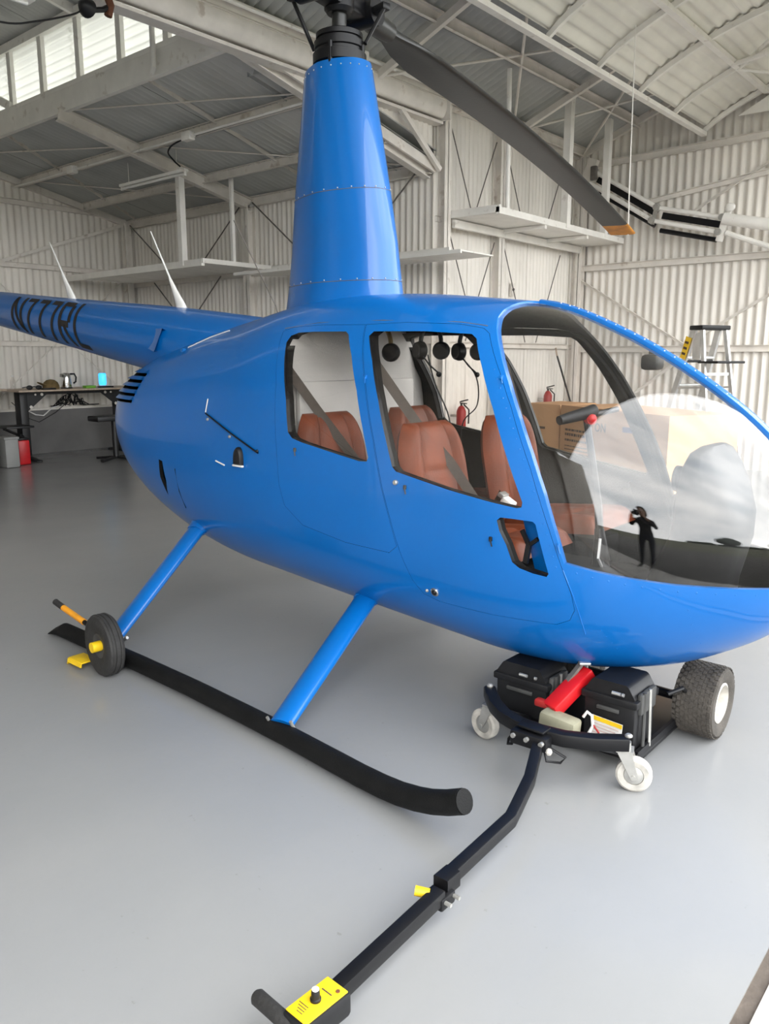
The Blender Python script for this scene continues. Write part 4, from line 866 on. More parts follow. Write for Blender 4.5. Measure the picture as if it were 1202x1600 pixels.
# casters
def caster(x, y, yaw, label=None):
    X = Matrix.Translation((x, y, 0)) @ Matrix.Rotation(yaw, 4, 'Z')
    f = MB(X); f.mm((-.03, -.028, .150), (.03, .028, .158)); f.lathe([(.02, .158), (.02, .185)], (0, 0, 0), n=14)
    for s in (-1, 1): f.prism([(-.026, .152), (.026, .152), (.052, .058), (.030, .050)], lambda p, t: V(p[0], t, p[1]), s * .026, s * .030)
    fk = f.build('caster_fork', 'galv_steel', T, 30)
    w = MB(X); w.lathe([(.036, -.018), (.056, -.020), (.064, -.014), (.065, 0), (.064, .014), (.056, .020), (.036, .018)], (.035, 0, .065), (0, 1, 0), 28, closed=True); w.build('caster_wheel', 'dirty_white', fk, 40)
    w = MB(X); w.lathe([(.008, -.022), (.034, -.016), (.037, -.012), (.037, .012), (.034, .016), (.008, .022)], (.035, 0, .065), (0, 1, 0), 20); w.build('wheel_hub', 'galv_steel', fk, 40)
    MB(X).tube([(.035, -.034, .065), (.035, .034, .065)], .007, 8).build('axle', 'galv_steel', fk)
caster(1.365, -.575, math.radians(172)); caster(1.935, -.575, math.radians(20))
# battery boxes
def battery(x0, x1, y0, y1, z1):
    b = MB(); b.mm((x0, y0, .055), (x1, y1, z1 - .075), .012); o = b.build('battery_box', 'black_plastic', T, 30)
    l = MB(); l.mm((x0 - .010, y0 - .010, z1 - .085), (x1 + .010, y1 + .010, z1 - .055), .006); l.prism(roundpoly([(x0, z1 - .055), (x1, z1 - .055), (x1 - .035, z1), (x0 + .035, z1)], .012, 3), lambda p, t: V(p[0], t, p[1]), y0, y1); lid = l.build('battery_lid', 'black_plastic', o, 30)
    for k in range(3):
        yk = y0 + .05 + k * (y1 - y0 - .1) / 2
        MB().box((x1 + .004, yk, z1 - .075), (.022, .05, .085), .008).build('lid_rib', 'grey_plastic', lid, 30)
    MB().mm((x0 + .06, y0 - .016, z1 - .115), (x1 - .06, y0 - .004, z1 - .10), .003).build('front_clasp', 'grey_plastic', lid, 30)
    MB().tube([(x0 + .12, y0 - .012, z1 - .035), (x0 + .155, y0 - .012, z1 - .035)], .007, 8).tube([(x1 - .05, y0 - .012, z1 - .035), (x1 - .042, y0 - .012, z1 - .035)], .007, 8).build('fitting', 'alu', lid)
    s = MB(); s.tube([(x1 + .014, y0 + .05, z1 - .03), (x1 + .016, y0 + .05, .07)], .007, 6); s.build('strap', 'grey_plastic', o)
    s = MB(); s.tube([(x1 + .014, y1 - .09, z1 - .03), (x1 + .022, y1 - .09, .07)], .006, 6); s.build('chain_strap', 'galv_steel', o); return o
battery(1.29, 1.53, -.43, -.25, .295); b2 = battery(1.695, 1.905, -.43, -.24, .330)
mb = MB(Matrix.Translation((1.80, -.442, .135)) @ Matrix.Rotation(.06, 4, 'Y')); mb.mm((-.062, -.002, -.062), (.062, 0, .045)); lb = mb.build('warning_label', 'white_plastic', b2, 0)
MB(Matrix.Translation((1.80, -.446, .135)) @ Matrix.Rotation(.06, 4, 'Y')).mm((-.062, -.001, .028), (.062, 0, .045)).build('label_band', 'yellow', lb, 0)
for k in range(5): MB(Matrix.Translation((1.80, -.4455, .135)) @ Matrix.Rotation(.06, 4, 'Y')).mm((-.054, -.001, .014 - k * .013), (.05 - .012 * (k % 2), 0, .019 - k * .013)).build('label_line', 'ink_pale', lb, 0)
MB().tube([(1.92, -.15, .22), (1.96, -.10, .24), (1.97, -.02, .18), (1.93, .05, .12)], .009, 8).build('cable', 'black_plastic', T)
# drive tyres with block tread
def tyre(x, y, r, w):
    t = MB(); t.lathe([(r * .56, -w * .42), (r * .72, -w * .50), (r * .90, -w * .49), (r * .965, -w * .42), (r * .985, -w * .2), (r * .985, w * .2), (r * .965, w * .42), (r * .90, w * .49), (r * .72, w * .50), (r * .56, w * .42)], (x, y, r), (1, 0, 0), 40, closed=True); o = t.build('drive_tyre', 'tire_rubber', T, 40)
    b = MB(); rows = 9; nb = 36
    for i in range(rows):
        for j in range(nb):
            a = 2 * math.pi * (j + .5 * (i % 2)) / nb; xx = x + (i - (rows - 1) / 2) * w * .96 / rows; rr = r * .985 - (abs(i - 4) > 3) * r * .014
            ce = V(xx, y + math.cos(a) * rr, r + math.sin(a) * rr); R = Matrix.Rotation(a - math.pi / 2, 3, 'X'); b.box(ce, (w * .082, r * .11, r * .034), 0, 0, R)
    q = b.build('tread_blocks', 'tire_rubber', o, 0); q['kind'] = 'stuff'
    h = MB(); h.lathe([(.02, .0), (r * .35, .01), (r * .5, .02), (r * .56, w * .44), (r * .50, w * .46), (r * .47, .03), (.04, .02)], (x, y, r), (1, 0, 0), 28); h.build('wheel_rim', 'dirty_white', o, 30)
    MB().tube([(x + .0, y, r), (x + .035, y, r)], .016, 12).build('hub_cap', 'galv_steel', o)
tyre(1.995, .06, .152, .165); tyre(1.40, .13, .128, .15)
MB().tube([(1.40, .08, .13), (1.98, .06, .13)], .02, 10).build('axle', 'black_paint', T)
# winch jack: red body, khaki motor, white lead
j0 = V(1.665, -.34, .31); j1 = V(1.60, -.52, .185)
jk = MB().bar(j0, j1, .075, .055, b=.010).build('lift_jack', 'red_paint', T, 30)
MB().bar(j0 + V(-.02, -.02, .035), j1 + V(-.012, .05, .030), .022, .012).build('gear_rack', 'rod_dark', jk, 30)
MB().box(j1 + V(-.025, .015, .012), (.10, .035, .03), .008).build('jack_head', 'red_dull', jk, 30)
MB().bar(j0 + V(-.03, .0, .045), j0 + V(.01, -.05, .045), .045, .012, b=.004).build('jack_plate', 'alu', jk, 30)
MB(Matrix.Translation((1.655, -.545, .155)) @ Matrix.Rotation(.08, 4, 'Y')).box((0, 0, 0), (.155, .075, .075), .016).build('lift_motor', 'khaki', T, 40)
MB().tube([(1.73, -.50, .19), (1.745, -.50, .215), (1.765, -.50, .205), (1.775, -.51, .17), (1.76, -.52, .13)], .006, 8).build('motor_lead', 'white_plastic', T)
MB().tube([(1.775, -.51, .175), (1.80, -.51, .15), (1.80, -.51, .11)], .004, 6).build('motor_lead', 'red_dull', T)
# hitch and tow bar
mb = MB(); mb.box((1.655, -.765, .175), (.15, .055, .055), .010, 0, Matrix.Rotation(.06, 3, 'Z')); mb.box((1.655, -.745, .215), (.11, .06, .012), .005); H = mb.build('hitch', 'black_paint', T, 30)
for dx in (-.055, 0, .06): MB().tube([(1.655 + dx, -.79, .185), (1.655 + dx, -.805, .185)], .009, 8).build('bolt', 'galv_steel', H)
MB().tube([(1.58, -.765, .175), (1.565, -.77, .15), (1.565, -.775, .13), (1.585, -.78, .14)], .006, 6).build('hook', 'black_paint', H)
MB().tube([(1.72, -.78, .16), (1.735, -.79, .125), (1.775, -.76, .12), (1.785, -.74, .135), (1.735, -.765, .165)], .005, 6).build('safety_clip', 'black_paint', H); MB().ball((1.735, -.775, .155), .014, 8).build('clip_ball', 'dirty_white', H)
tb = [(1.69, -.775, .165), (1.70, -.80, .16), (1.765, -.96, .135), (1.795, -1.085, .11), (1.815, -1.16, .103), (1.832, -1.52, .100)]
def sqbar(pts, w, h, name, par, m='black_paint'):
    P = [Vector(p) for p in pts]; secs = []
    for i, p in enumerate(P):
        t = (P[min(i + 1, len(P) - 1)] - P[max(i - 1, 0)]).normalized(); sd = V(0, 0, 1).cross(t).normalized(); u = t.cross(sd); secs.append([p + sd * a + u * b for a, b in roundpoly([(-w / 2, -h / 2), (w / 2, -h / 2), (w / 2, h / 2), (-w / 2, h / 2)], .005, 2)])
    return MB().loft(secs).build(name, m, par, 40)
TB = sqbar(tb, .038, .042, 'tow_bar', T)
sqbar([(1.835, -1.50, .098), (1.835, -1.56, .097)], .05, .05, 'bar_socket', TB)
MB().mm((1.805, -1.60, .05), (1.87, -1.535, .088), .006).build('hinge', 'black_paint', TB, 30)
for y in (-1.545, -1.585): MB().tube([(1.80, y, .075), (1.89, y, .075)], .006, 8).build('bolt', 'galv_steel', TB)
MB().tube([(1.83, -1.605, .095), (1.795, -1.625, .10)], .014, 12).build('lock_pin', 'yellow', TB)
sqbar([(1.845, -1.58, .085), (1.865, -2.03, .080)], .040, .042, 'tow_bar_handle', T)
CB = MB(Matrix.Translation((1.876, -2.085, .083)) @ Matrix.Rotation(-.035, 4, 'Z')).box((0, 0, 0), (.080, .145, .062), .010).build('control_box', 'black_plastic', T, 30)
X_ = Matrix.Translation((1.876, -2.085, .083)) @ Matrix.Rotation(-.035, 4, 'Z')
pl = MB(X_).box((0, 0, .0325), (.068, .130, .004), .0015).build('control_plate', 'yellow', CB, 30)
kn = MB(X_).lathe([(.013, .034), (.013, .040), (.0105, .042), (.0095, .060), (.008, .062)], (-.002, -.003, 0), n=16).build('control_knob', 'black_plastic', CB, 40); MB(X_).lathe([(.0085, .062), (.0085, .0635)], (-.002, -.003, 0), n=16).build('knob_cap', 'white_plastic', kn)
MB(X_).lathe([(.005, .034), (.005, .037)], (.018, .048, 0), n=10).build('indicator', 'rust', CB)
for k in range(4): MB(X_).box((-.012 + .003 * k, -.030 - k * .007, .0348), (.030 - .004 * k, .0018, .0006)).build('plate_line', 'ink_brown', pl, 0)
MB(X_).box((.0, .030, .0348), (.032, .0035, .0006)).build('plate_line', 'ink_brown', pl, 0)
MB().tube([(1.858, -2.150, .085), (1.852, -2.165, .087)], .012, 12).build('handle_neck', 'black_paint', T)
MB().tube([(1.862, -2.150, .085), (1.850, -2.152, .086), (1.745, -2.150, .092), (1.738, -2.150, .092)], [.0165, .019, .019, .014], 16).build('handle_grip', 'rubber', T)
MB().tube([(1.862, -2.150, .085), (1.98, -2.155, .083)], .017, 14).build('handle_grip', 'rubber', T)
# a stub wheel prop keeps the bar off the floor
MB().box((1.866, -2.04, .03), (.03, .03, .06), .004).build('bar_foot', 'black_paint', T, 30)

# ================================================================== GROUND HANDLING WHEEL clamped on the skid
G = thing('ground_handling_wheel', 'small pneumatic ground handling wheel with yellow hub clamped to the near skid', 'wheel', (-.50, -1.21, 0))
cx, cy, r = -.475, -1.225, .155
w = MB(); w.lathe([(.060, -.030), (.085, -.040), (.125, -.044), (.146, -.036), (.1505, -.026), (.155, -.024), (.155, -.016), (.150, -.014), (.150, -.010), (.155, -.008), (.155, .008), (.150, .010), (.150, .014), (.155, .016), (.155, .024), (.1505, .026), (.146, .036), (.125, .044), (.085, .040), (.060, .030)], (cx, cy, r), (0.10, 1, 0), 44, closed=True); w.build('tyre', 'rubber', G, 30)
MB().lathe([(.02, -.020), (.050, -.026), (.062, -.032), (.062, .03), (.02, .025)], (cx, cy, r), (.10, 1, 0), 24).build('wheel_rim', 'grey_plastic', G, 30)
MB().tube([(cx - .006, cy - .068, r), (cx, cy + .0, r)], .026, 16).build('hub', 'yellow', G, 30)
MB().tube([(cx, cy, r), (cx, -1.12, r)], .014, 10).build('axle', 'galv_steel', G)
MB().mm((cx - .05, -1.165, .02), (cx + .05, -1.150, .20), .006).build('bracket', 'black_paint', G, 30)
MB().tube([(cx + .05, -1.15, .17), (cx + .085, -1.15, .19)], .008, 8).build('pin', 'galv_steel', G)
lv = MB().tube([(cx - .03, -1.14, .135), (-.80, -1.135, .165), (-.905, -1.13, .178)], .013, 10).build('lever', 'black_paint', G); MB().tube([(-.83, -1.134, .168), (-1.06, -1.125, .198)], .0165, 12).build('lever_sleeve', 'yellow_orange', lv); MB().tube([(-1.06, -1.125, .198), (-1.155, -1.12, .211)], .0175, 12).build('lever_grip', 'rubber', lv)
mb = MB(); mb.add([(-.62, -1.20, .045), (-.62, -1.29, .045), (-.74, -1.20, .045), (-.74, -1.29, .045), (-.76, -1.20, .0), (-.76, -1.29, .0), (-.62, -1.30, .03), (-.74, -1.30, .02)], [[0, 1, 3, 2], [2, 3, 5, 4], [1, 6, 7, 3]])
mb2 = MB(); mb2.box((-.665, -1.245, .040), (.13, .085, .008), .002); mb2.bar((-.725, -1.245, .040), (-.748, -1.245, .004), .085, .007); mb2.bar((-.665, -1.288, .040), (-.665, -1.292, .02), .13, .006, (0, 1, 0)); mb2.build('foot_plate', 'yellow', G, 30)

# ================================================================== SUSPENDED SHELVES
def hangers(par, pts, w=.05, m='steel_white'):
    for (x, y, z0, z1, ww) in pts: MB().bar((x, y, z0), (x, y, z1), ww, ww, (1, 0, 0)).build('hanger_post', m, par, 30)
S1 = thing('suspended_shelf', 'long white shelf hung from the roof along the rear bay side wall', 'shelf', (-5.6, 4.3, 2.78))
for k in range(4): MB().mm((-9.55 + k * .9, 3.68, 2.785), (-8.67 + k * .9, 4.84, 2.80)).build('shelf_board', 'steel_white', S1, 0)
for k in range(4): MB().mm((-5.95 + k * .94, 4.20, 2.67), (-5.03 + k * .94, 4.84, 2.685)).build('shelf_board', 'steel_white', S1, 0)
MB().bar((-9.6, 3.66, 2.78), (-6.0, 3.66, 2.78), .05, .09).build('shelf_edge', 'steel_white', S1, 30); MB().bar((-6.0, 3.64, 2.80), (-6.0, 4.85, 2.80), .05, .06).build('shelf_edge', 'steel_white', S1, 30)
MB().bar((-6.0, 4.18, 2.665), (-2.19, 4.18, 2.665), .03, .04).build('shelf_edge', 'steel_white', S1, 30); MB().bar((-6.0, 4.86, 2.80), (XS + .3, 4.86, 2.80), .04, .05).build('shelf_edge', 'steel_white', S1, 30)
hangers(S1, [(-6.43, 3.66, 2.76, 4.02, .085), (-6.0, 4.18, 2.78, 3.95, .045), (-4.35, 4.18, 2.78, 3.95, .05)])
MB().box((-2.55, 4.5, 2.705), (.22, .10, .05), .006).build('cleat', 'steel_cream', S1, 30)
S2 = thing('suspended_shelf', 'white plywood storage shelf hung over the step wall', 'shelf', (-2.7, 6.8, 3.18))
for k in range(3): MB().mm((XS + .12, 5.12 + k * 1.13, 3.19), (-2.32, 6.24 + k * 1.13, 3.21)).build('shelf_board', 'steel_white', S2, 0)
MB().bar((-2.32, 5.08, 3.215), (-2.32, 8.45, 3.215), .05, .075).build('shelf_edge', 'steel_white', S2, 30); MB().bar((XS + .1, 5.10, 3.235), (-2.3, 5.10, 3.235), .04, .085).build('shelf_edge', 'steel_white', S2, 30)
for y in (6.2, 7.35): MB().bar((XS + .1, y, 3.16), (-2.32, y, 3.16), .05, .05).build('joist', 'steel_white', S2, 30)
MB().bar((XS + .17, 5.1, 3.13), (XS + .17, 8.4, 3.13), .05, .09).build('ledger', 'steel_white', S2, 30)
hangers(S2, [(-2.33, 6.72, 3.2, 4.80, .095), (-2.33, 7.85, 3.2, 4.76, .085)])
MB().tube([(-2.33, 5.30, 3.2), (-2.34, 5.30, 4.1), (-2.30, 5.22, 4.75)], .028, 10).build('hanger_pipe', 'steel_white', S2)

# ================================================================== DOOR LIFT ARM in the corner
D = thing('door_lift_arm', 'jointed white and black lifting arm of the canopy door beside the far end wall', 'door hardware', (-1.7, 8.2, 3.2))
MB().bar((-2.84, 8.2, 3.98), (-2.70, 8.2, 4.36), .10, .14, (1, 0, 0), b=.01).build('bracket', 'steel_cream', D, 30)
MB().box((-2.66, 8.12, 4.15), (.10, .06, .20), .02).build('bracket_spring', 'rod_dark', D)
A0, A1, A2, A3 = V(-2.70, 8.16, 4.20), V(-1.70, 8.16, 3.575), V(-.80, 8.16, 3.35), V(.6, 8.16, 3.0)
B0, B1, B2 = V(-2.74, 8.16, 4.03), V(-1.76, 8.16, 3.41), V(-.84, 8.16, 3.17)
for a, b in ((A0, A1), (A1, A2), (B0, B1), (B1, B2)): MB().tube([a, b], .030, 12).build('arm_tube', 'steel_white', D)
for a, b in ((A0, A1), (A1, A2)):
    o_ = V(.02, .04, -.095); MB().bar(a + o_ + (b - a) * .05, b + o_ - (b - a) * .04, .03, .085).build('spring_cover', 'black_paint', D, 30)
    o_ = V(.02, .04, -.295) if a is A1 else V(.06, .05, -.29); MB().tube([a + o_ + (b - a) * .03, b + o_ - (b - a) * .1], .033, 10).build('spring', 'black_paint', D)
for c in (A1, B1, A2, B2): MB().tube([c + V(0, -.06, 0), c + V(0, .05, 0)], .045, 12).build('pivot', 'galv_steel', D)
MB().bar(A1 + V(0, 0, .06), B1 - V(0, 0, .05), .05, .03, (0, 1, 0)).build('link_plate', 'galv_steel', D, 30)
MB().bar((-.74, 8.16, 3.44), (-.83, 8.16, 3.05), .09, .05, (0, 1, 0), b=.008).build('link_plate', 'steel_white', D, 30)
MB().ball((-.70, 8.1, 3.46), .06, 10, 0, (1.2, .6, .9)).build('pulley', 'steel_white', D)
MB().tube([(-.78, 8.14, 3.33), (.9, 8.14, 2.95)], .075, 14).build('torque_tube', 'steel_white', D); MB().tube([(-.74, 8.14, 3.15), (.6, 8.14, 2.62)], .035, 10).build('stay_tube', 'steel_white', D)
rp = MB().tube([(-.668, 4.98, 2.80), (-.672, 4.985, 2.77), (-.68, 4.97, 3.2), (-.70, 4.96, 4.74)], .006, 6).build('tie_rope', 'steel_white'); tag(rp, 'thin white rope hanging from the roof to the orange blade tip', 'rope')

# ================================================================== LIGHT FITTINGS, PIPES AND WIRES
def fitting(x0, x1, y, z, label):
    L = thing('tube_light', label, 'light', ((x0 + x1) / 2, y, z - .1), 'tube lights under the rear roof')
    MB().bar((x0, y, z), (x1, y, z), .06, .035).build('batten', 'steel_white', L, 30); MB().tube([(x0 + .04, y, z - .04), (x1 - .04, y, z - .04)], .016, 10).build('tube', 'white_plastic', L)
    for x in (x0 + .03, x1 - .03): MB().box((x, y, z - .035), (.03, .035, .06), .004).build('lamp_holder', 'steel_white', L, 30)
    for x in (x0 + .2, x1 - .2): MB().tube([(x, y, z), (x, y, zr(y) - .02)], .005, 6).build('drop_wire', 'steel_white', L)
fitting(-7.35, -5.85, 3.35, 3.86, 'white bare tube light fitting beside the rafter and shelf post')
c = MB().tube([(XB, 2.95, 4.08), (-6.5, 2.95, 4.08), (XS, 2.95, 4.08)], .016, 8).build('conduit_pipe', 'steel_white'); tag(c, 'thin white conduit pipe running under the rear roof purlins', 'pipe')
for k, (x, lab) in enumerate(((-5.25, 'white junction box on the rear roof conduit near the blue mast'), (-7.9, 'white junction box on the rear roof conduit near the tall wall corner'))):
    b = thing('junction_box', lab, 'junction box', (x, 2.95, 4.03)); MB().box((x, 2.95, 4.08), (.16, .09, .10), .012).build('housing', 'steel_white', b, 30); MB().tube([(x + .08, 2.95, 4.08), (x + .11, 2.95, 4.08)], .03, 10).build('gland', 'steel_white', b)
k_ = MB().tube(sm([(XS - .2, 3.0, 4.09), (-4.6, 3.0, 4.09), (-5.5, 3.02, 4.085), (-5.82, 3.07, 4.03), (-5.92, 3.2, 3.97), (-5.95, 3.33, 3.91)]), .010, 8).build('electric_cable', 'black_plastic'); tag(k_, 'black cable drooping from the roof purlin down to the tube light', 'cable')
c = MB().tube([(XS + .24, 1.2, 4.535), (XS + .24, 3.9, 4.535), (XS + .24, 6.6, 4.535)], .018, 8).build('conduit_pipe', 'steel_white'); tag(c, 'white conduit pipe running above the big cream beam', 'pipe')
b = thing('junction_box', 'white junction box on the conduit just behind the rotor head', 'junction box', (XS + .25, 3.3, 4.43)); MB().box((XS + .25, 3.35, 4.53), (.09, .17, .10), .015).build('housing', 'steel_white', b, 30); MB().tube([(XS + .27, 3.27, 4.50), (XS + .30, 3.1, 4.51), (XS + .28, 2.9, 4.49)], .017, 8).build('cable_tail', 'white_plastic', b); MB().box((XS + .26, 3.32, 4.46), (.06, .12, .05), .01).build('socket', 'black_plastic', b)
fl_ = thing('flood_lamp', 'black round lamp hanging on a wire below the end of the big beam', 'lamp', (-2.9, .45, 4.0))
MB().lathe([(.01, .09), (.04, .07), (.066, .02), (.068, 0), (.052, -.01)], (-2.9, .36, 4.08), (.45, -.85, .1), 18).build('lamp_shade', 'black_plastic', fl_)
MB().tube([(-2.9, .40, 4.085), (-2.9, .48, 4.11), (-2.93, .54, 4.15)], .020, 8).build('lamp_neck', 'black_plastic', fl_)
MB().tube([(-2.93, .54, 4.24), (-2.92, .56, 4.17), (-2.93, .54, 4.09)], .03, 8).build('clamp', 'rust', fl_)
MB().tube([(-2.93, .54, 4.2), (-2.96, .56, 4.30)], .012, 8).build('hanger', 'rust', fl_)
k_ = MB().tube(sm([(-2.9, .30, 4.05), (-2.9, .21, 3.995), (-2.9, -.05, 3.88), (-2.9, -.32, 3.80), (-2.88, -.9, 3.78), (-2.8, -1.8, 4.0), (-2.8, -2.4, 4.6)]), .007, 6).build('electric_cable', 'black_plastic'); tag(k_, 'slack black cable hanging from the round lamp', 'cable')
hb = thing('hanging_board', 'pale board hanging beside the round lamp', 'light', (-2.8, -.7, 3.93)); MB().box((-2.8, -.70, 3.99), (.12, 1.15, .09), .01).build('housing', 'steel_white', hb, 30); MB().tube([(-2.8, -.16, 3.935), (-2.8, -1.24, 3.935)], .014, 8).build('tube', 'white_plastic', hb)  # pale hanging board; the tube under it is added and gives no light
for y in (-.3, -1.1): MB().tube([(-2.8, y, 4.03), (-2.8, y, 4.5)], .006, 6).build('drop_wire', 'rod_dark', hb)
pp = MB().tube([(-4.6, 2.08, 5.2), (-4.56, 2.05, 4.90), (-4.50, 2.01, 4.60), (-4.49, 2.0, 4.43), (-4.55, 2.02, 4.39)], .028, 10).build('vent_pipe', 'steel_white'); tag(pp, 'short bent grey pipe hooked over the clerestory beam', 'pipe')

# ================================================================== DESK CORNER
DK = thing('standing_desk', 'black-legged standing desk with a wood top along the rear wall', 'desk', (-9.1, 3.2, 0))
MB().mm((-9.50, 2.30, 1.035), (-8.66, 4.45, 1.062), .006).build('desk_top', 'desk_top', DK, 30)
for y in (2.50, 4.12):
    L = MB(); L.mm((-9.13, y - .06, .05), (-8.95, y + .06, 1.03), .006); lg = L.build('desk_leg', 'desk_black', DK, 30)
    MB().mm((-9.11, y - .045, .02), (-8.97, y + .045, .5), .004).build('inner_column', 'desk_black', lg, 30)
    MB().prism(roundpoly([(-9.38, 0), (-8.60, 0), (-8.60, .025), (-8.95, .06), (-9.15, .06), (-9.38, .025)], .01, 2), lambda p, t: V(p[0], t, p[1]), y - .04, y + .04).build('foot', 'desk_black', DK, 30)
    s = 1 if y < 3 else -1
    MB().prism([(y + s * .05, 1.03), (y + s * .42, 1.03), (y + s * .38, 1.0), (y + s * .05, .74)], lambda p, t: V(t, p[0], p[1]), -8.96, -8.945).build('gusset', 'desk_black', DK, 0)
    for gy, gz, gr in ((.28, .985, .022), (.10, .80, .024), (.18, .985, .015)): MB().tube([(-8.944, y + s * gy, gz), (-8.938, y + s * gy, gz)], gr, 12).build('gusset_hole', 'steel_cream', DK)
MB().mm((-9.15, 2.5, .98), (-8.95, 4.1, 1.03)).build('rail', 'desk_black', DK, 30)
D2 = thing('workbench', 'pale bench top with wall boxes left of the standing desk', 'bench', (-9.2, 1.3, 0))
MB().mm((-9.50, .35, 1.05), (-8.95, 2.27, 1.08), .006).build('bench_top', 'desk_top', D2, 30)
for y in (.5, 2.2): MB().mm((-9.45, y - .03, 0), (-9.35, y + .03, 1.05)).build('bench_leg', 'desk_black', D2, 30)
for k, (x, y, lab) in enumerate(((XB + .09, 2.02, 'white socket box with a red mark on the rear wall'), (XB + .09, 1.72, 'plain white socket box on the rear wall'))):
    b = thing('socket_box', lab, 'socket', (x, y, .66)); MB().box((x, y, .80), (.10, .22, .28), .012).build('housing', 'white_plastic', b, 30); MB().box((x + .052, y, .80), (.01, .16, .22), .004).build('cover', 'steel_white', b, 30)
    if k == 0: MB().tube([(x + .056, y + .02, .77), (x + .066, y + .02, .77)], .032, 12).build('isolator', 'red_dull', b)
ZT = 1.062
k_ = thing('kettle', 'polished steel electric kettle with black handle on the standing desk', 'kettle', (-9.0, 3.22, ZT))
MB().lathe([(.085, 0), (.085, .018), (.078, .02), (.080, .03), (.070, .15), (.064, .225), (.058, .235), (.02, .245)], (-9.0, 3.22, ZT), n=26).build('body', 'chrome', k_, 40)
MB().tube([(-8.985, 3.285, ZT + .22), (-8.98, 3.35, ZT + .22), (-8.98, 3.375, ZT + .17), (-8.98, 3.365, ZT + .10), (-8.985, 3.33, ZT + .075)], .014, 8).build('handle', 'black_plastic', k_)
MB().prism([(-.02, 0), (.02, 0), (.012, .05), (-.012, .05)], lambda p, t: V(-8.99 + p[0], 3.15 - t, ZT + .175 + p[1]), 0, .035).build('spout', 'chrome', k_)
MB().lathe([(.088, -.0), (.09, .012), (.08, .02)], (-9.0, 3.22, ZT), n=24).build('base', 'black_plastic', k_)
k_ = thing('cap', 'khaki brown baseball cap lying on the standing desk', 'cap', (-8.95, 2.92, ZT))
mb = MB(); mb.loft([[V(-8.95 + math.cos(a) * rx, 2.94 + math.sin(a) * ry, ZT + z) for a in [2 * math.pi * i / 18 for i in range(18)]] for z, rx, ry in ((0, .10, .125), (.05, .105, .125), (.10, .09, .105), (.135, .05, .06), (.145, .01, .01))]); mb.build('crown', 'khaki_cap', k_, 60)
MB().prism(roundpoly([(-.08, 0), (.08, 0), (.06, .10), (0, .125), (-.06, .10)], .03, 4), lambda p, t: V(-8.93 + p[0], 2.83 - p[1] * .9, ZT + .05 + t + p[1] * .45), 0, .008).build('brim', 'khaki_cap', k_, 40)
for k, (y, lab) in enumerate(((2.60, 'dark sunglasses lying at the end of the standing desk'),)):
    g = thing('sunglasses', lab, 'sunglasses', (-8.80, y, ZT))
    for s in (-1, 1): MB().ball((-8.80, y + s * .07, ZT + .035), .045, 12, 0, (.25, 1.1, .75)).build('lens', 'black_plastic', g); MB().tube([(-8.80, y + s * .115, ZT + .045), (-8.92, y + s * .12, ZT + .03)], .008, 6).build('temple', 'black_plastic', g)
    MB().tube([(-8.80, y - .03, ZT + .045), (-8.80, y + .03, ZT + .045)], .008, 6).build('bridge', 'black_plastic', g)
k_ = MB().box((-8.76, 2.80, ZT + .012), (.10, .20, .024), .008).build('wallet', 'black_plastic'); tag(k_, 'black wallet lying in front of the khaki cap', 'wallet')
k_ = thing('note_pad', 'bright green note pad beside the kettle', 'pad', (-8.82, 3.50, ZT)); MB().box((-8.82, 3.50, ZT + .018), (.12, .16, .036), .003).build('pages', 'green_pad', k_, 30); MB().box((-8.82, 3.50, ZT + .038), (.122, .162, .004)).build('cover', 'green_pad', k_, 0)
k_ = thing('phone', 'black phone lying at the right end of the standing desk', 'phone', (-8.85, 3.80, ZT)); MB().box((-8.85, 3.80, ZT + .012), (.09, .24, .024), .006).build('case', 'black_plastic', k_, 30); MB().box((-8.85, 3.80, ZT + .0245), (.08, .22, .002)).build('screen', 'black_paint', k_, 0)
k_ = thing('blue_lantern', 'glowing bright blue lantern standing on the desk under the tail boom', 'lantern', (-9.05, 3.87, ZT)); MB().lathe([(.05, .03), (.062, .06), (.062, .20), (.05, .225)], (-9.05, 3.87, ZT), n=18).build('glow', 'blue_glow', k_); MB().lathe([(.06, 0), (.06, .03)], (-9.05, 3.87, ZT), n=18).build('base', 'white_plastic', k_); MB().lathe([(.045, .225), (.03, .245)], (-9.05, 3.87, ZT), n=18).build('lantern_top', 'white_plastic', k_)
k_ = thing('water_bottle', 'clear pale plastic bottle at the left end of the standing desk', 'bottle', (-9.15, 2.45, ZT)); MB().lathe([(.04, 0), (.042, .02), (.042, .13), (.02, .17), (.016, .19)], (-9.15, 2.45, ZT), n=16).build('body', 'acrylic_door', k_); MB().lathe([(.018, .188), (.018, .21)], (-9.15, 2.45, ZT), n=12).build('bottle_cap', 'white_plastic', k_)
# cable tangle on the wall ledge under the desk
random.seed(3); ct = thing('cable_tangle', 'tangle of black cables on the wall ledge under the desk', 'cables', (XB + .12, 3.6, .735))
for k in range(9):
    pts = []; y = 3.25 + .1 * random.random()
    for i in range(14): pts.append((XB + .09 + .07 * random.random(), y + i * .055 + .05 * random.uniform(-1, 1), .76 + .22 * random.random() * math.sin(math.pi * min(1, i / 10))))
    MB().tube(pts, .008, 5).build('cable', 'black_plastic', ct)
k_ = MB().tube([(XB + .12, 2.55, .80), (XB + .14, 2.75, .76), (XB + .16, 2.95, .64), (XB + .16, 3.08, .62), (XB + .14, 3.25, .74), (XB + .12, 3.45, .78)], .010, 6).build('power_lead', 'white_plastic'); tag(k_, 'white power lead drooping below the desk', 'cable')
MB().tube([(XB + .12, 2.6, .85), (XB + .16, 2.85, .58), (XB + .16, 3.0, .52), (XB + .14, 3.3, .66), (XB + .12, 3.5, .8)], .006, 6).build('cable', 'black_plastic', ct)
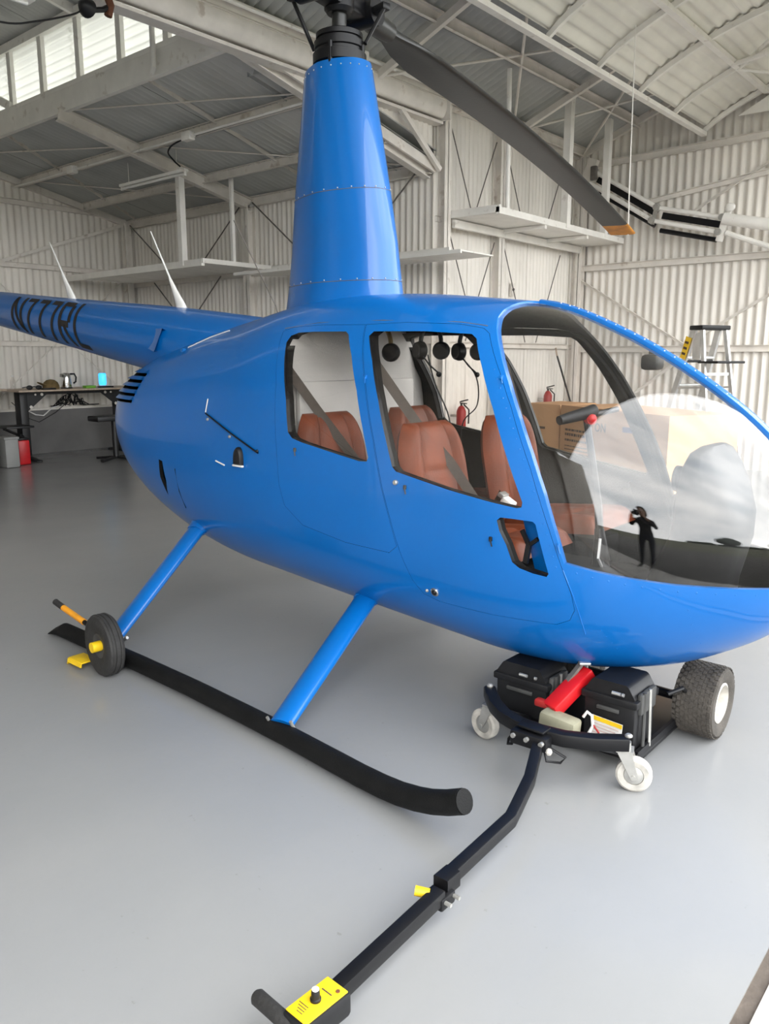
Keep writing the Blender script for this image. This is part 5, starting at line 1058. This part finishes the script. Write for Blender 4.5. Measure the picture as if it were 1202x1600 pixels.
# cans and bins
def can(x, y, h, w, d, m, label, cat, name, lid=None):
    c = thing(name, label, cat, (x, y, 0)); MB().mm((x - d / 2, y - w / 2, 0), (x + d / 2, y + w / 2, h), .025).build('body', m, c, 40)
    if lid: MB().mm((x - d * .45, y - w * .45, h - .005), (x + d * .45, y + w * .45, h + .03), .012).build('can_top', lid, c, 30); MB().tube([(x - d * .3, y, h + .02), (x - d * .28, y, h + .07), (x + d * .2, y, h + .07), (x + d * .25, y, h + .02)], .012, 8).build('can_handle', lid, c); MB().tube([(x + d * .36, y, h + .02), (x + d * .40, y, h + .06)], .022, 10).build('spout_cap', lid, c)
    else: MB().mm((x - d / 2 - .008, y - w / 2 - .008, h - .03), (x + d / 2 + .008, y + w / 2 + .008, h + .006), .01).build('bin_rim', m, c, 30)
    return c
can(-8.62, 2.23, .36, .17, .28, 'red_paint', 'red fuel can with black top standing beside the desk leg', 'fuel can', 'fuel_can', 'black_plastic'); can(-8.45, 1.97, .43, .20, .30, 'bin_grey', 'pale grey metal bin standing beside the red can', 'bin', 'bin'); can(-8.62, 1.72, .45, .24, .34, 'grey_plastic', 'dark grey bin beside the pale metal bin', 'bin', 'bin')
st_ = thing('stool', 'black low stool with crossed feet behind the helicopter tail', 'stool', (-8.0, 3.35, 0))
MB().mm((-8.15, 3.05, .60), (-7.85, 3.62, .68), .02).build('stool_seat', 'desk_black', st_, 30); MB().tube([(-8.0, 3.4, .60), (-8.0, 3.4, .05)], .04, 12).build('stool_column', 'desk_black', st_)
for a in (0, 1.57, 3.14, 4.71): MB().bar((-8.0, 3.4, .05), (-8.0 + .34 * math.cos(a + .4), 3.4 + .34 * math.sin(a + .4), .02), .05, .035).build('stool_foot', 'desk_black', st_, 30)
bx = thing('bracket_arm', 'flat black tray clamped on the desk leg above the red can', 'tray', (-8.85, 2.3, .44)); MB().mm((-9.0, 2.05, .52), (-8.6, 2.46, .55), .008).build('tray_plate', 'desk_black', bx, 30); MB().bar((-8.8, 2.1, .51), (-8.95, 2.45, .36), .04, .03).build('tray_stay', 'desk_black', bx, 30)

# ================================================================== THINGS AGAINST THE FAR WALLS
# big cardboard carton
ang = math.atan2(3.791 - 4.456, .07 + 1.078); XC = Matrix.Translation((-1.07, 4.46, 0)) @ Matrix.Rotation(ang, 4, 'Z')
C = thing('cardboard_carton', 'long printed cardboard carton standing on the floor beyond the helicopter', 'carton', (-.3, 4.2, 0))
MB(XC).mm((0, 0, 0), (1.72, .75, 1.045)).build('carton_body', 'cardboard', C, 0)
for y in (.0, .376): MB(XC).mm((.0, y + .002, 1.045), (1.72, y + .372, 1.052)).build('carton_flap', 'cardboard', C, 0)
def ctext(body, size, x, z, m, name='print'):
    vs, fs = text_faces(body, size); mb = MB(XC); mb.add([(x + v[0], -.003, z + v[1]) for v in vs], fs); return mb.build(name, m, C, 0, fix=False)
ctext('ON', .12, .625, .83, 'ink_brown')
def cbar(x0, x1, z0, z1, m): return MB(XC).mm((x0, -.004, z0), (x1, -.001, z1)).build('print', m, C, 0)
cbar(1.08, 1.36, .86, .91, 'ink_blue')
random.seed(5)
for i, (z, x0, x1, h) in enumerate(((.88, .06, .18, .03), (.795, .10, .50, .022), (.745, .10, .52, .028), (.69, .10, .56, .022), (.635, .10, .60, .010), (.60, .10, .58, .010), (.565, .10, .62, .010), (.53, .10, .55, .010), (.49, .10, .58, .010))):
    x = x0
    while x < x1: w_ = random.uniform(.015, .05); cbar(x, min(x1, x + w_), z, z + h, 'ink_brown'); x += w_ + .014
C2 = thing('cardboard_carton', 'plain brown carton standing at the far end of the printed carton', 'carton', (-1.45, 4.75, 0)); X2 = Matrix.Translation((-1.60, 4.62, 0)) @ Matrix.Rotation(ang * .4, 4, 'Z')
MB(X2).mm((0, 0, 0), (.50, .6, 1.04)).build('carton_body', 'cardboard', C2, 0); MB(X2).mm((0, 0, 1.04), (.50, .6, 1.047)).build('carton_flap', 'cardboard', C2, 0)
for k in range(4): MB(X2).mm((.06, -.004, .78 - k * .075), (.30 - .05 * (k % 2), -.001, .805 - k * .075)).build('print', 'ink_brown', C2, 0)
# step ladder
LX = Matrix.Translation((-.12, 6.0, 0)) @ Matrix.Rotation(math.radians(-28), 4, 'Z')
LD = thing('step_ladder', 'aluminium step ladder with black cap and yellow label by the far wall', 'ladder', (-.12, 6.0, 0))
top = 1.84
for s in (-1, 1):
    MB(LX).bar((-.05, s * .17, top), (-.62, s * .26, 0), .03, .075, (1, 0, 0)).build('front_rail', 'alu', LD, 30); MB(LX).bar((.06, s * .16, top), (.42, s * .24, 0), .025, .05, (1, 0, 0)).build('rear_rail', 'alu', LD, 30)
    MB(LX).bar((-.24, s * .205, 1.2), (.17, s * .19, 1.22), .006, .02).build('spreader', 'alu', LD, 30)
for k in range(1, 6):
    t = k * .165; w_ = .17 + .09 * t; MB(LX).box((-.05 - .57 * t, 0, top * (1 - t)), (.09, 2 * w_, .025), .004).build('step', 'alu', LD, 30)
for k in (1, 2, 3): t = k * .26; MB(LX).bar((.06 + .36 * t, -.16, top * (1 - t)), (.06 + .36 * t, .16, top * (1 - t)), .015, .03).build('rear_brace', 'alu', LD, 30)
MB(LX).box((0, 0, top + .02), (.20, .40, .05), .012).build('ladder_cap', 'black_plastic', LD, 30); MB(LX).box((.20, 0, 1.49), (.30, .38, .025), .006).build('paint_tray', 'black_plastic', LD, 30); MB(LX).box((-.16, 0, 1.50), (.10, .36, .03), .004).build('top_step', 'black_plastic', LD, 30)
lab = MB(LX).bar((-.095, -.20, 1.76), (-.165, -.21, 1.53), .004, .085, (1, 0, 0)).build('ladder_label', 'yellow', LD, 0)
for k in range(3): MB(LX).bar((-.112 - .018 * k, -.204 - .002 * k, 1.715 - .06 * k), (-.118 - .018 * k, -.205 - .002 * k, 1.69 - .06 * k), .006, .055, (1, 0, 0)).build('label_mark', 'ink_brown', LD, 0)
MB(LX).bar((-.02, -.17, 1.80), (.02, -.18, 1.52), .004, .12, (1, 0, 0)).build('side_plate', 'alu', LD, 0)
# extinguishers, broom, switch on the step wall
def ext(y, z, label):
    e = thing('fire_extinguisher', label, 'extinguisher', (XS + .18, y, z)); MB().lathe([(.055, 0), (.062, .02), (.062, .26), (.04, .31), (.02, .33)], (XS + .18, y, z), n=18).build('cylinder', 'red_dull', e, 40); MB().lathe([(.015, .33), (.015, .37)], (XS + .18, y, z), n=10).build('valve', 'black_plastic', e)
    MB().bar((XS + .16, y, z + .38), (XS + .28, y, z + .41), .025, .015).bar((XS + .16, y, z + .365), (XS + .26, y, z + .36), .025, .012).build('lever', 'black_plastic', e, 30); MB().tube([(XS + .2, y + .02, z + .35), (XS + .25, y + .07, z + .28), (XS + .24, y + .08, z + .1)], .010, 8).build('hose', 'black_plastic', e)
    MB().bar((XS + .03, y, z + .2), (XS + .14, y, z + .2), .06, .03).build('wall_hook', 'galv_steel', e, 30)
ext(7.55, .72, 'red fire extinguisher hung on the step wall near the broom'); ext(5.32, .60, 'red fire extinguisher hung low on the step wall near the corner post')
b = thing('broom', 'broom with a dark handle and wooden tip leaning on the step wall', 'broom', (XS + .4, 8.25, 0)); MB().tube([(XS + .42, 8.36, .08), (XS + .15, 7.84, 1.56)], .014, 8).build('broom_handle', 'black_plastic', b); MB().tube([(XS + .15, 7.84, 1.56), (XS + .135, 7.81, 1.68)], .014, 8).build('handle_tip', 'desk_top', b); MB().bar((XS + .30, 8.42, .05), (XS + .56, 8.30, .05), .06, .10, b=.01).build('broom_head', 'black_plastic', b, 30)
s_ = thing('switch_box', 'small white switch box with a black switch on the step wall', 'switch', (XS + .03, 6.70, 2.38)); MB().box((XS + .04, 6.70, 2.46), (.04, .10, .17), .006).build('housing', 'steel_cream', s_, 30); MB().tube([(XS + .06, 6.68, 2.46), (XS + .075, 6.68, 2.46)], .018, 10).build('switch_knob', 'black_plastic', s_)

# ================================================================== OUTSIDE (seen mirrored in the windscreen)
def tree(x, y, h, r, label):
    t = thing('tree', label, 'tree', (x, y, -.02), 'trees across the airfield'); random.seed(int(x * 7 + y * 3))
    MB().tube([(x, y, -.02), (x + .1, y, h * .3), (x, y, h * .6)], [.25, .2, .1], 8).build('trunk', 'bark', t); mb = MB()
    for k in range(16): a = random.uniform(0, 6.28); q = random.uniform(0, r * .7); mb.ball((x + q * math.cos(a), y + q * math.sin(a), h * random.uniform(.35, .85)), r * random.uniform(.3, .5), 10, 0, (1, 1, .8))
    mb.build('crown', 'tree_leaf', t, 80)
for x, y, h, r, lab in ((52, -6, 6, 4, 'rounded dark tree across the airfield beside the shed'), (64, -24, 7, 5, 'broad dark tree across the airfield behind the power pole'), (60, 22, 6, 4.5, 'dark tree on the far side of the shed'), (70, -60, 8, 7, 'large dark tree at the end of the airfield hedge')): tree(x, y, h, r, lab)
hd = MB(); random.seed(11)
for k in range(60): hd.ball((85 + random.uniform(-3, 3), -110 + k * 3.7, .6), random.uniform(2, 3.6), 8, 0, (1, 1, .7))
tag(hd.build('hedge', 'tree_leaf', smooth=80), 'long dark hedge line across the airfield', 'hedge')
sh = thing('shed', 'pale open-fronted shed across the airfield', 'building', (46, 8, -.02)); MB().mm((43, 3, 0), (50, 3.3, 3.6)).mm((43, 13, 0), (50, 13.3, 3.6)).mm((50, 3, 0), (50.3, 13.3, 3.6)).mm((42.9, 3, 0), (43.2, 4.6, 3.4)).build('shed_walls', 'shed_wall', sh, 0); MB().mm((42.5, 2.5, 3.5), (50.8, 13.8, 3.9)).build('shed_roof', 'shed_wall', sh, 0)
pl_ = thing('power_pole', 'wooden power pole with two cross arms beyond the shed', 'pole', (58, -2, -.02)); MB().tube([(58, -2, 0), (58, -2, 9)], .16, 8).build('pole', 'bark', pl_); MB().bar((58, -3.2, 8.6), (58, -.8, 8.6), .12, .14).bar((58, -3, 7.8), (58, -1, 7.8), .12, .14).build('cross_arms', 'bark', pl_, 0)
cr_ = thing('parked_car', 'dark parked car on the grass across the airfield', 'car', (34, 2, -.02))
MB().prism(roundpoly([(-2.1, .35), (2.1, .35), (2.15, .75), (1.2, .95), (.6, 1.42), (-1.0, 1.45), (-1.7, 1.0), (-2.15, .9)], .15, 3), lambda p, t: V(34 + t, 2 + p[0], p[1]), -.85, .85).build('car_body', 'black_paint', cr_, 40)
for y in (.7, 3.3):
    for x in (33.2, 34.8): MB().lathe([(.1, -.1), (.33, -.11), (.33, .11), (.1, .1)], (x, y, .32), (1, 0, 0), 16).build('car_wheel', 'rubber', cr_)

# ================================================================== THE PERSON TAKING THE PHOTOGRAPH (stands behind the camera, mirrored in the windscreen)
M('skin_tone', (.42, .25, .17), .55); M('dark_cloth', (.012, .012, .016), .9, var=.3, vs=9, bump=.3, bs=120); M('hair_dark', (.02, .014, .010), .7, var=.4, vs=30, bump=.6, bs=140); M('jeans', (.018, .022, .035), .9, var=.2, vs=20)
PC = Vector((3.013, -3.181, 0)); pf = Vector((_F.x, _F.y, 0)).normalized(); pr_ = Vector((pf.y, -pf.x, 0)); PB = PC - pf * .42
def pp_(f, r, z): return PB + pf * f + pr_ * r + V(0, 0, z)
SKV = [(0, 0, .93, .13, .10), (0, 0, 1.08, .125, .09), (0, 0, 1.24, .15, .10), (.01, 0, 1.36, .15, .095), (.02, 0, 1.45, .055, .055), (.04, 0, 1.52, .052, .055), (.055, 0, 1.60, .075, .09), (.05, 0, 1.68, .072, .088), (.04, 0, 1.73, .04, .05)]
SKE = [(0, 1), (1, 2), (2, 3), (3, 4), (4, 5), (5, 6), (6, 7), (7, 8)]
FI = {}
for s in (-1, 1):
    b = len(SKV); SKV += [(0, s * .10, .86, .088, .088), (.03, s * .11, .50, .058, .060), (-.01, s * .115, .12, .042, .045), (.0, s * .12, .06, .042, .05), (.14, s * .13, .035, .038, .03), (.20, s * .135, .028, .025, .02)]
    SKE += [(0, b), (b, b + 1), (b + 1, b + 2), (b + 2, b + 3), (b + 3, b + 4), (b + 4, b + 5)]
    a = len(SKV); SKV += [(0, s * .17, 1.37, .056, .056), (.05, s * .25, 1.16, .044, .044), (.27, s * .13, 1.40, .030, .030), (.325, s * .085, 1.47, .030, .016)]
    SKE += [(3, a), (a, a + 1), (a + 1, a + 2), (a + 2, a + 3)]; FI[s] = a + 3
    for k, (df, dz) in enumerate(((.035, .050), (.042, .032), (.042, .012), (.036, -.006))):
        q = len(SKV); SKV += [(.345 + df * .4, s * (.085 - .012), 1.475 + dz * .7, .009, .009), (.352 + df * .4, s * .048, 1.478 + dz, .0085, .0085), (.350 + df * .3, s * .028, 1.480 + dz, .007, .007)]; SKE += [(a + 3, q), (q, q + 1), (q + 1, q + 2)]
    q = len(SKV); SKV += [(.315, s * .065, 1.475, .0105, .0105), (.330, s * .042, 1.50, .009, .009)]; SKE += [(a + 3, q), (q, q + 1)]
me = bpy.data.meshes.new('person'); me.from_pydata([tuple(pp_(f, r, z)) for f, r, z, _, _ in SKV], SKE, []); po = bpy.data.objects.new('tmp_person', me); COL.objects.link(po)
po.modifiers.new('s', 'SKIN'); sv = me.skin_vertices[0].data
for i, (_, _, _, rx, ry) in enumerate(SKV): sv[i].radius = (rx, ry)
sv[0].use_root = True; md = po.modifiers.new('u', 'SUBSURF'); md.levels = 2; md.render_levels = 2
dg = bpy.context.evaluated_depsgraph_get(); dg.update(); pm = bpy.data.meshes.new_from_object(po.evaluated_get(dg)); bpy.data.objects.remove(po, do_unlink=True)
PO = thing('person', 'person in dark clothes holding up a phone outside the hangar door', 'person', tuple(PB)); pm.materials.clear()
for mname in ('skin_tone', 'dark_cloth', 'jeans', 'rubber'): pm.materials.append(MATS[mname])
for p in pm.polygons:
    c = p.center; d = c - PB; f_ = d.dot(pf); r_ = abs(d.dot(pr_)); arm = f_ > .12 and c.z > 1.1
    p.material_index = 3 if c.z < .10 else 2 if c.z < .95 else 0 if (c.z > 1.45 and f_ < .2) or (arm and f_ > .24) else 1; p.use_smooth = True
pm.transform(Matrix.Translation(-PB)); pm.name = 'body'; bo = place('body', pm, PO, PB)
def hd_pt(c, s_, q): return c
hr = MB(); secs = []
for zz, rf, rr_, cf_ in ((1.50, .065, .075, -.035), (1.57, .085, .088, -.02), (1.65, .098, .090, -.005), (1.72, .088, .080, .02), (1.765, .05, .05, .035), (1.775, .01, .01, .04)): secs.append([pp_(cf_ + rf * math.cos(a) * (1 if math.cos(a) < 0 or zz > 1.70 else .35), rr_ * math.sin(a), zz) for a in [2 * math.pi * i / 18 for i in range(18)]])
hr.loft(secs); hr.build('hair', 'hair_dark', PO, 60)
fc = MB(); fc.loft([[pp_(x, w_ * y_, z_) for y_ in (-1, 0, 1)] for x, w_, z_ in ((.135, .006, 1.645), (.165, .012, 1.605), (.140, .014, 1.595))], closed=True); fc.build('nose', 'skin_tone', PO, 60)
for s in (-1, 1): MB().ball(pp_(.128, s * .032, 1.640), .011, 8).build('eye', 'white_plastic', PO); MB().ball(pp_(.045, s * .082, 1.62), .022, 8, 0, (.8, .8, 1.3)).build('ear', 'skin_tone', PO)
MB().box(pp_(.125, 0, 1.565), (.03, .03, .008), .003).build('mouth', 'red_dull', PO)
PH = thing('phone', 'black phone held up in the hands of the person outside', 'phone', tuple(PC - pf * .03 + V(0, 0, 1.44))); R_ = Matrix((pr_, pf, V(0, 0, 1))).transposed()
MB().box(PC - pf * .030 + V(0, 0, 1.50), (.075, .009, .155), .004, 0, R_).build('case', 'black_plastic', PH, 30); MB().box(PC - pf * .0355 + V(0, 0, 1.50), (.068, .002, .145), 0, 0, R_).build('screen', 'black_paint', PH, 0)
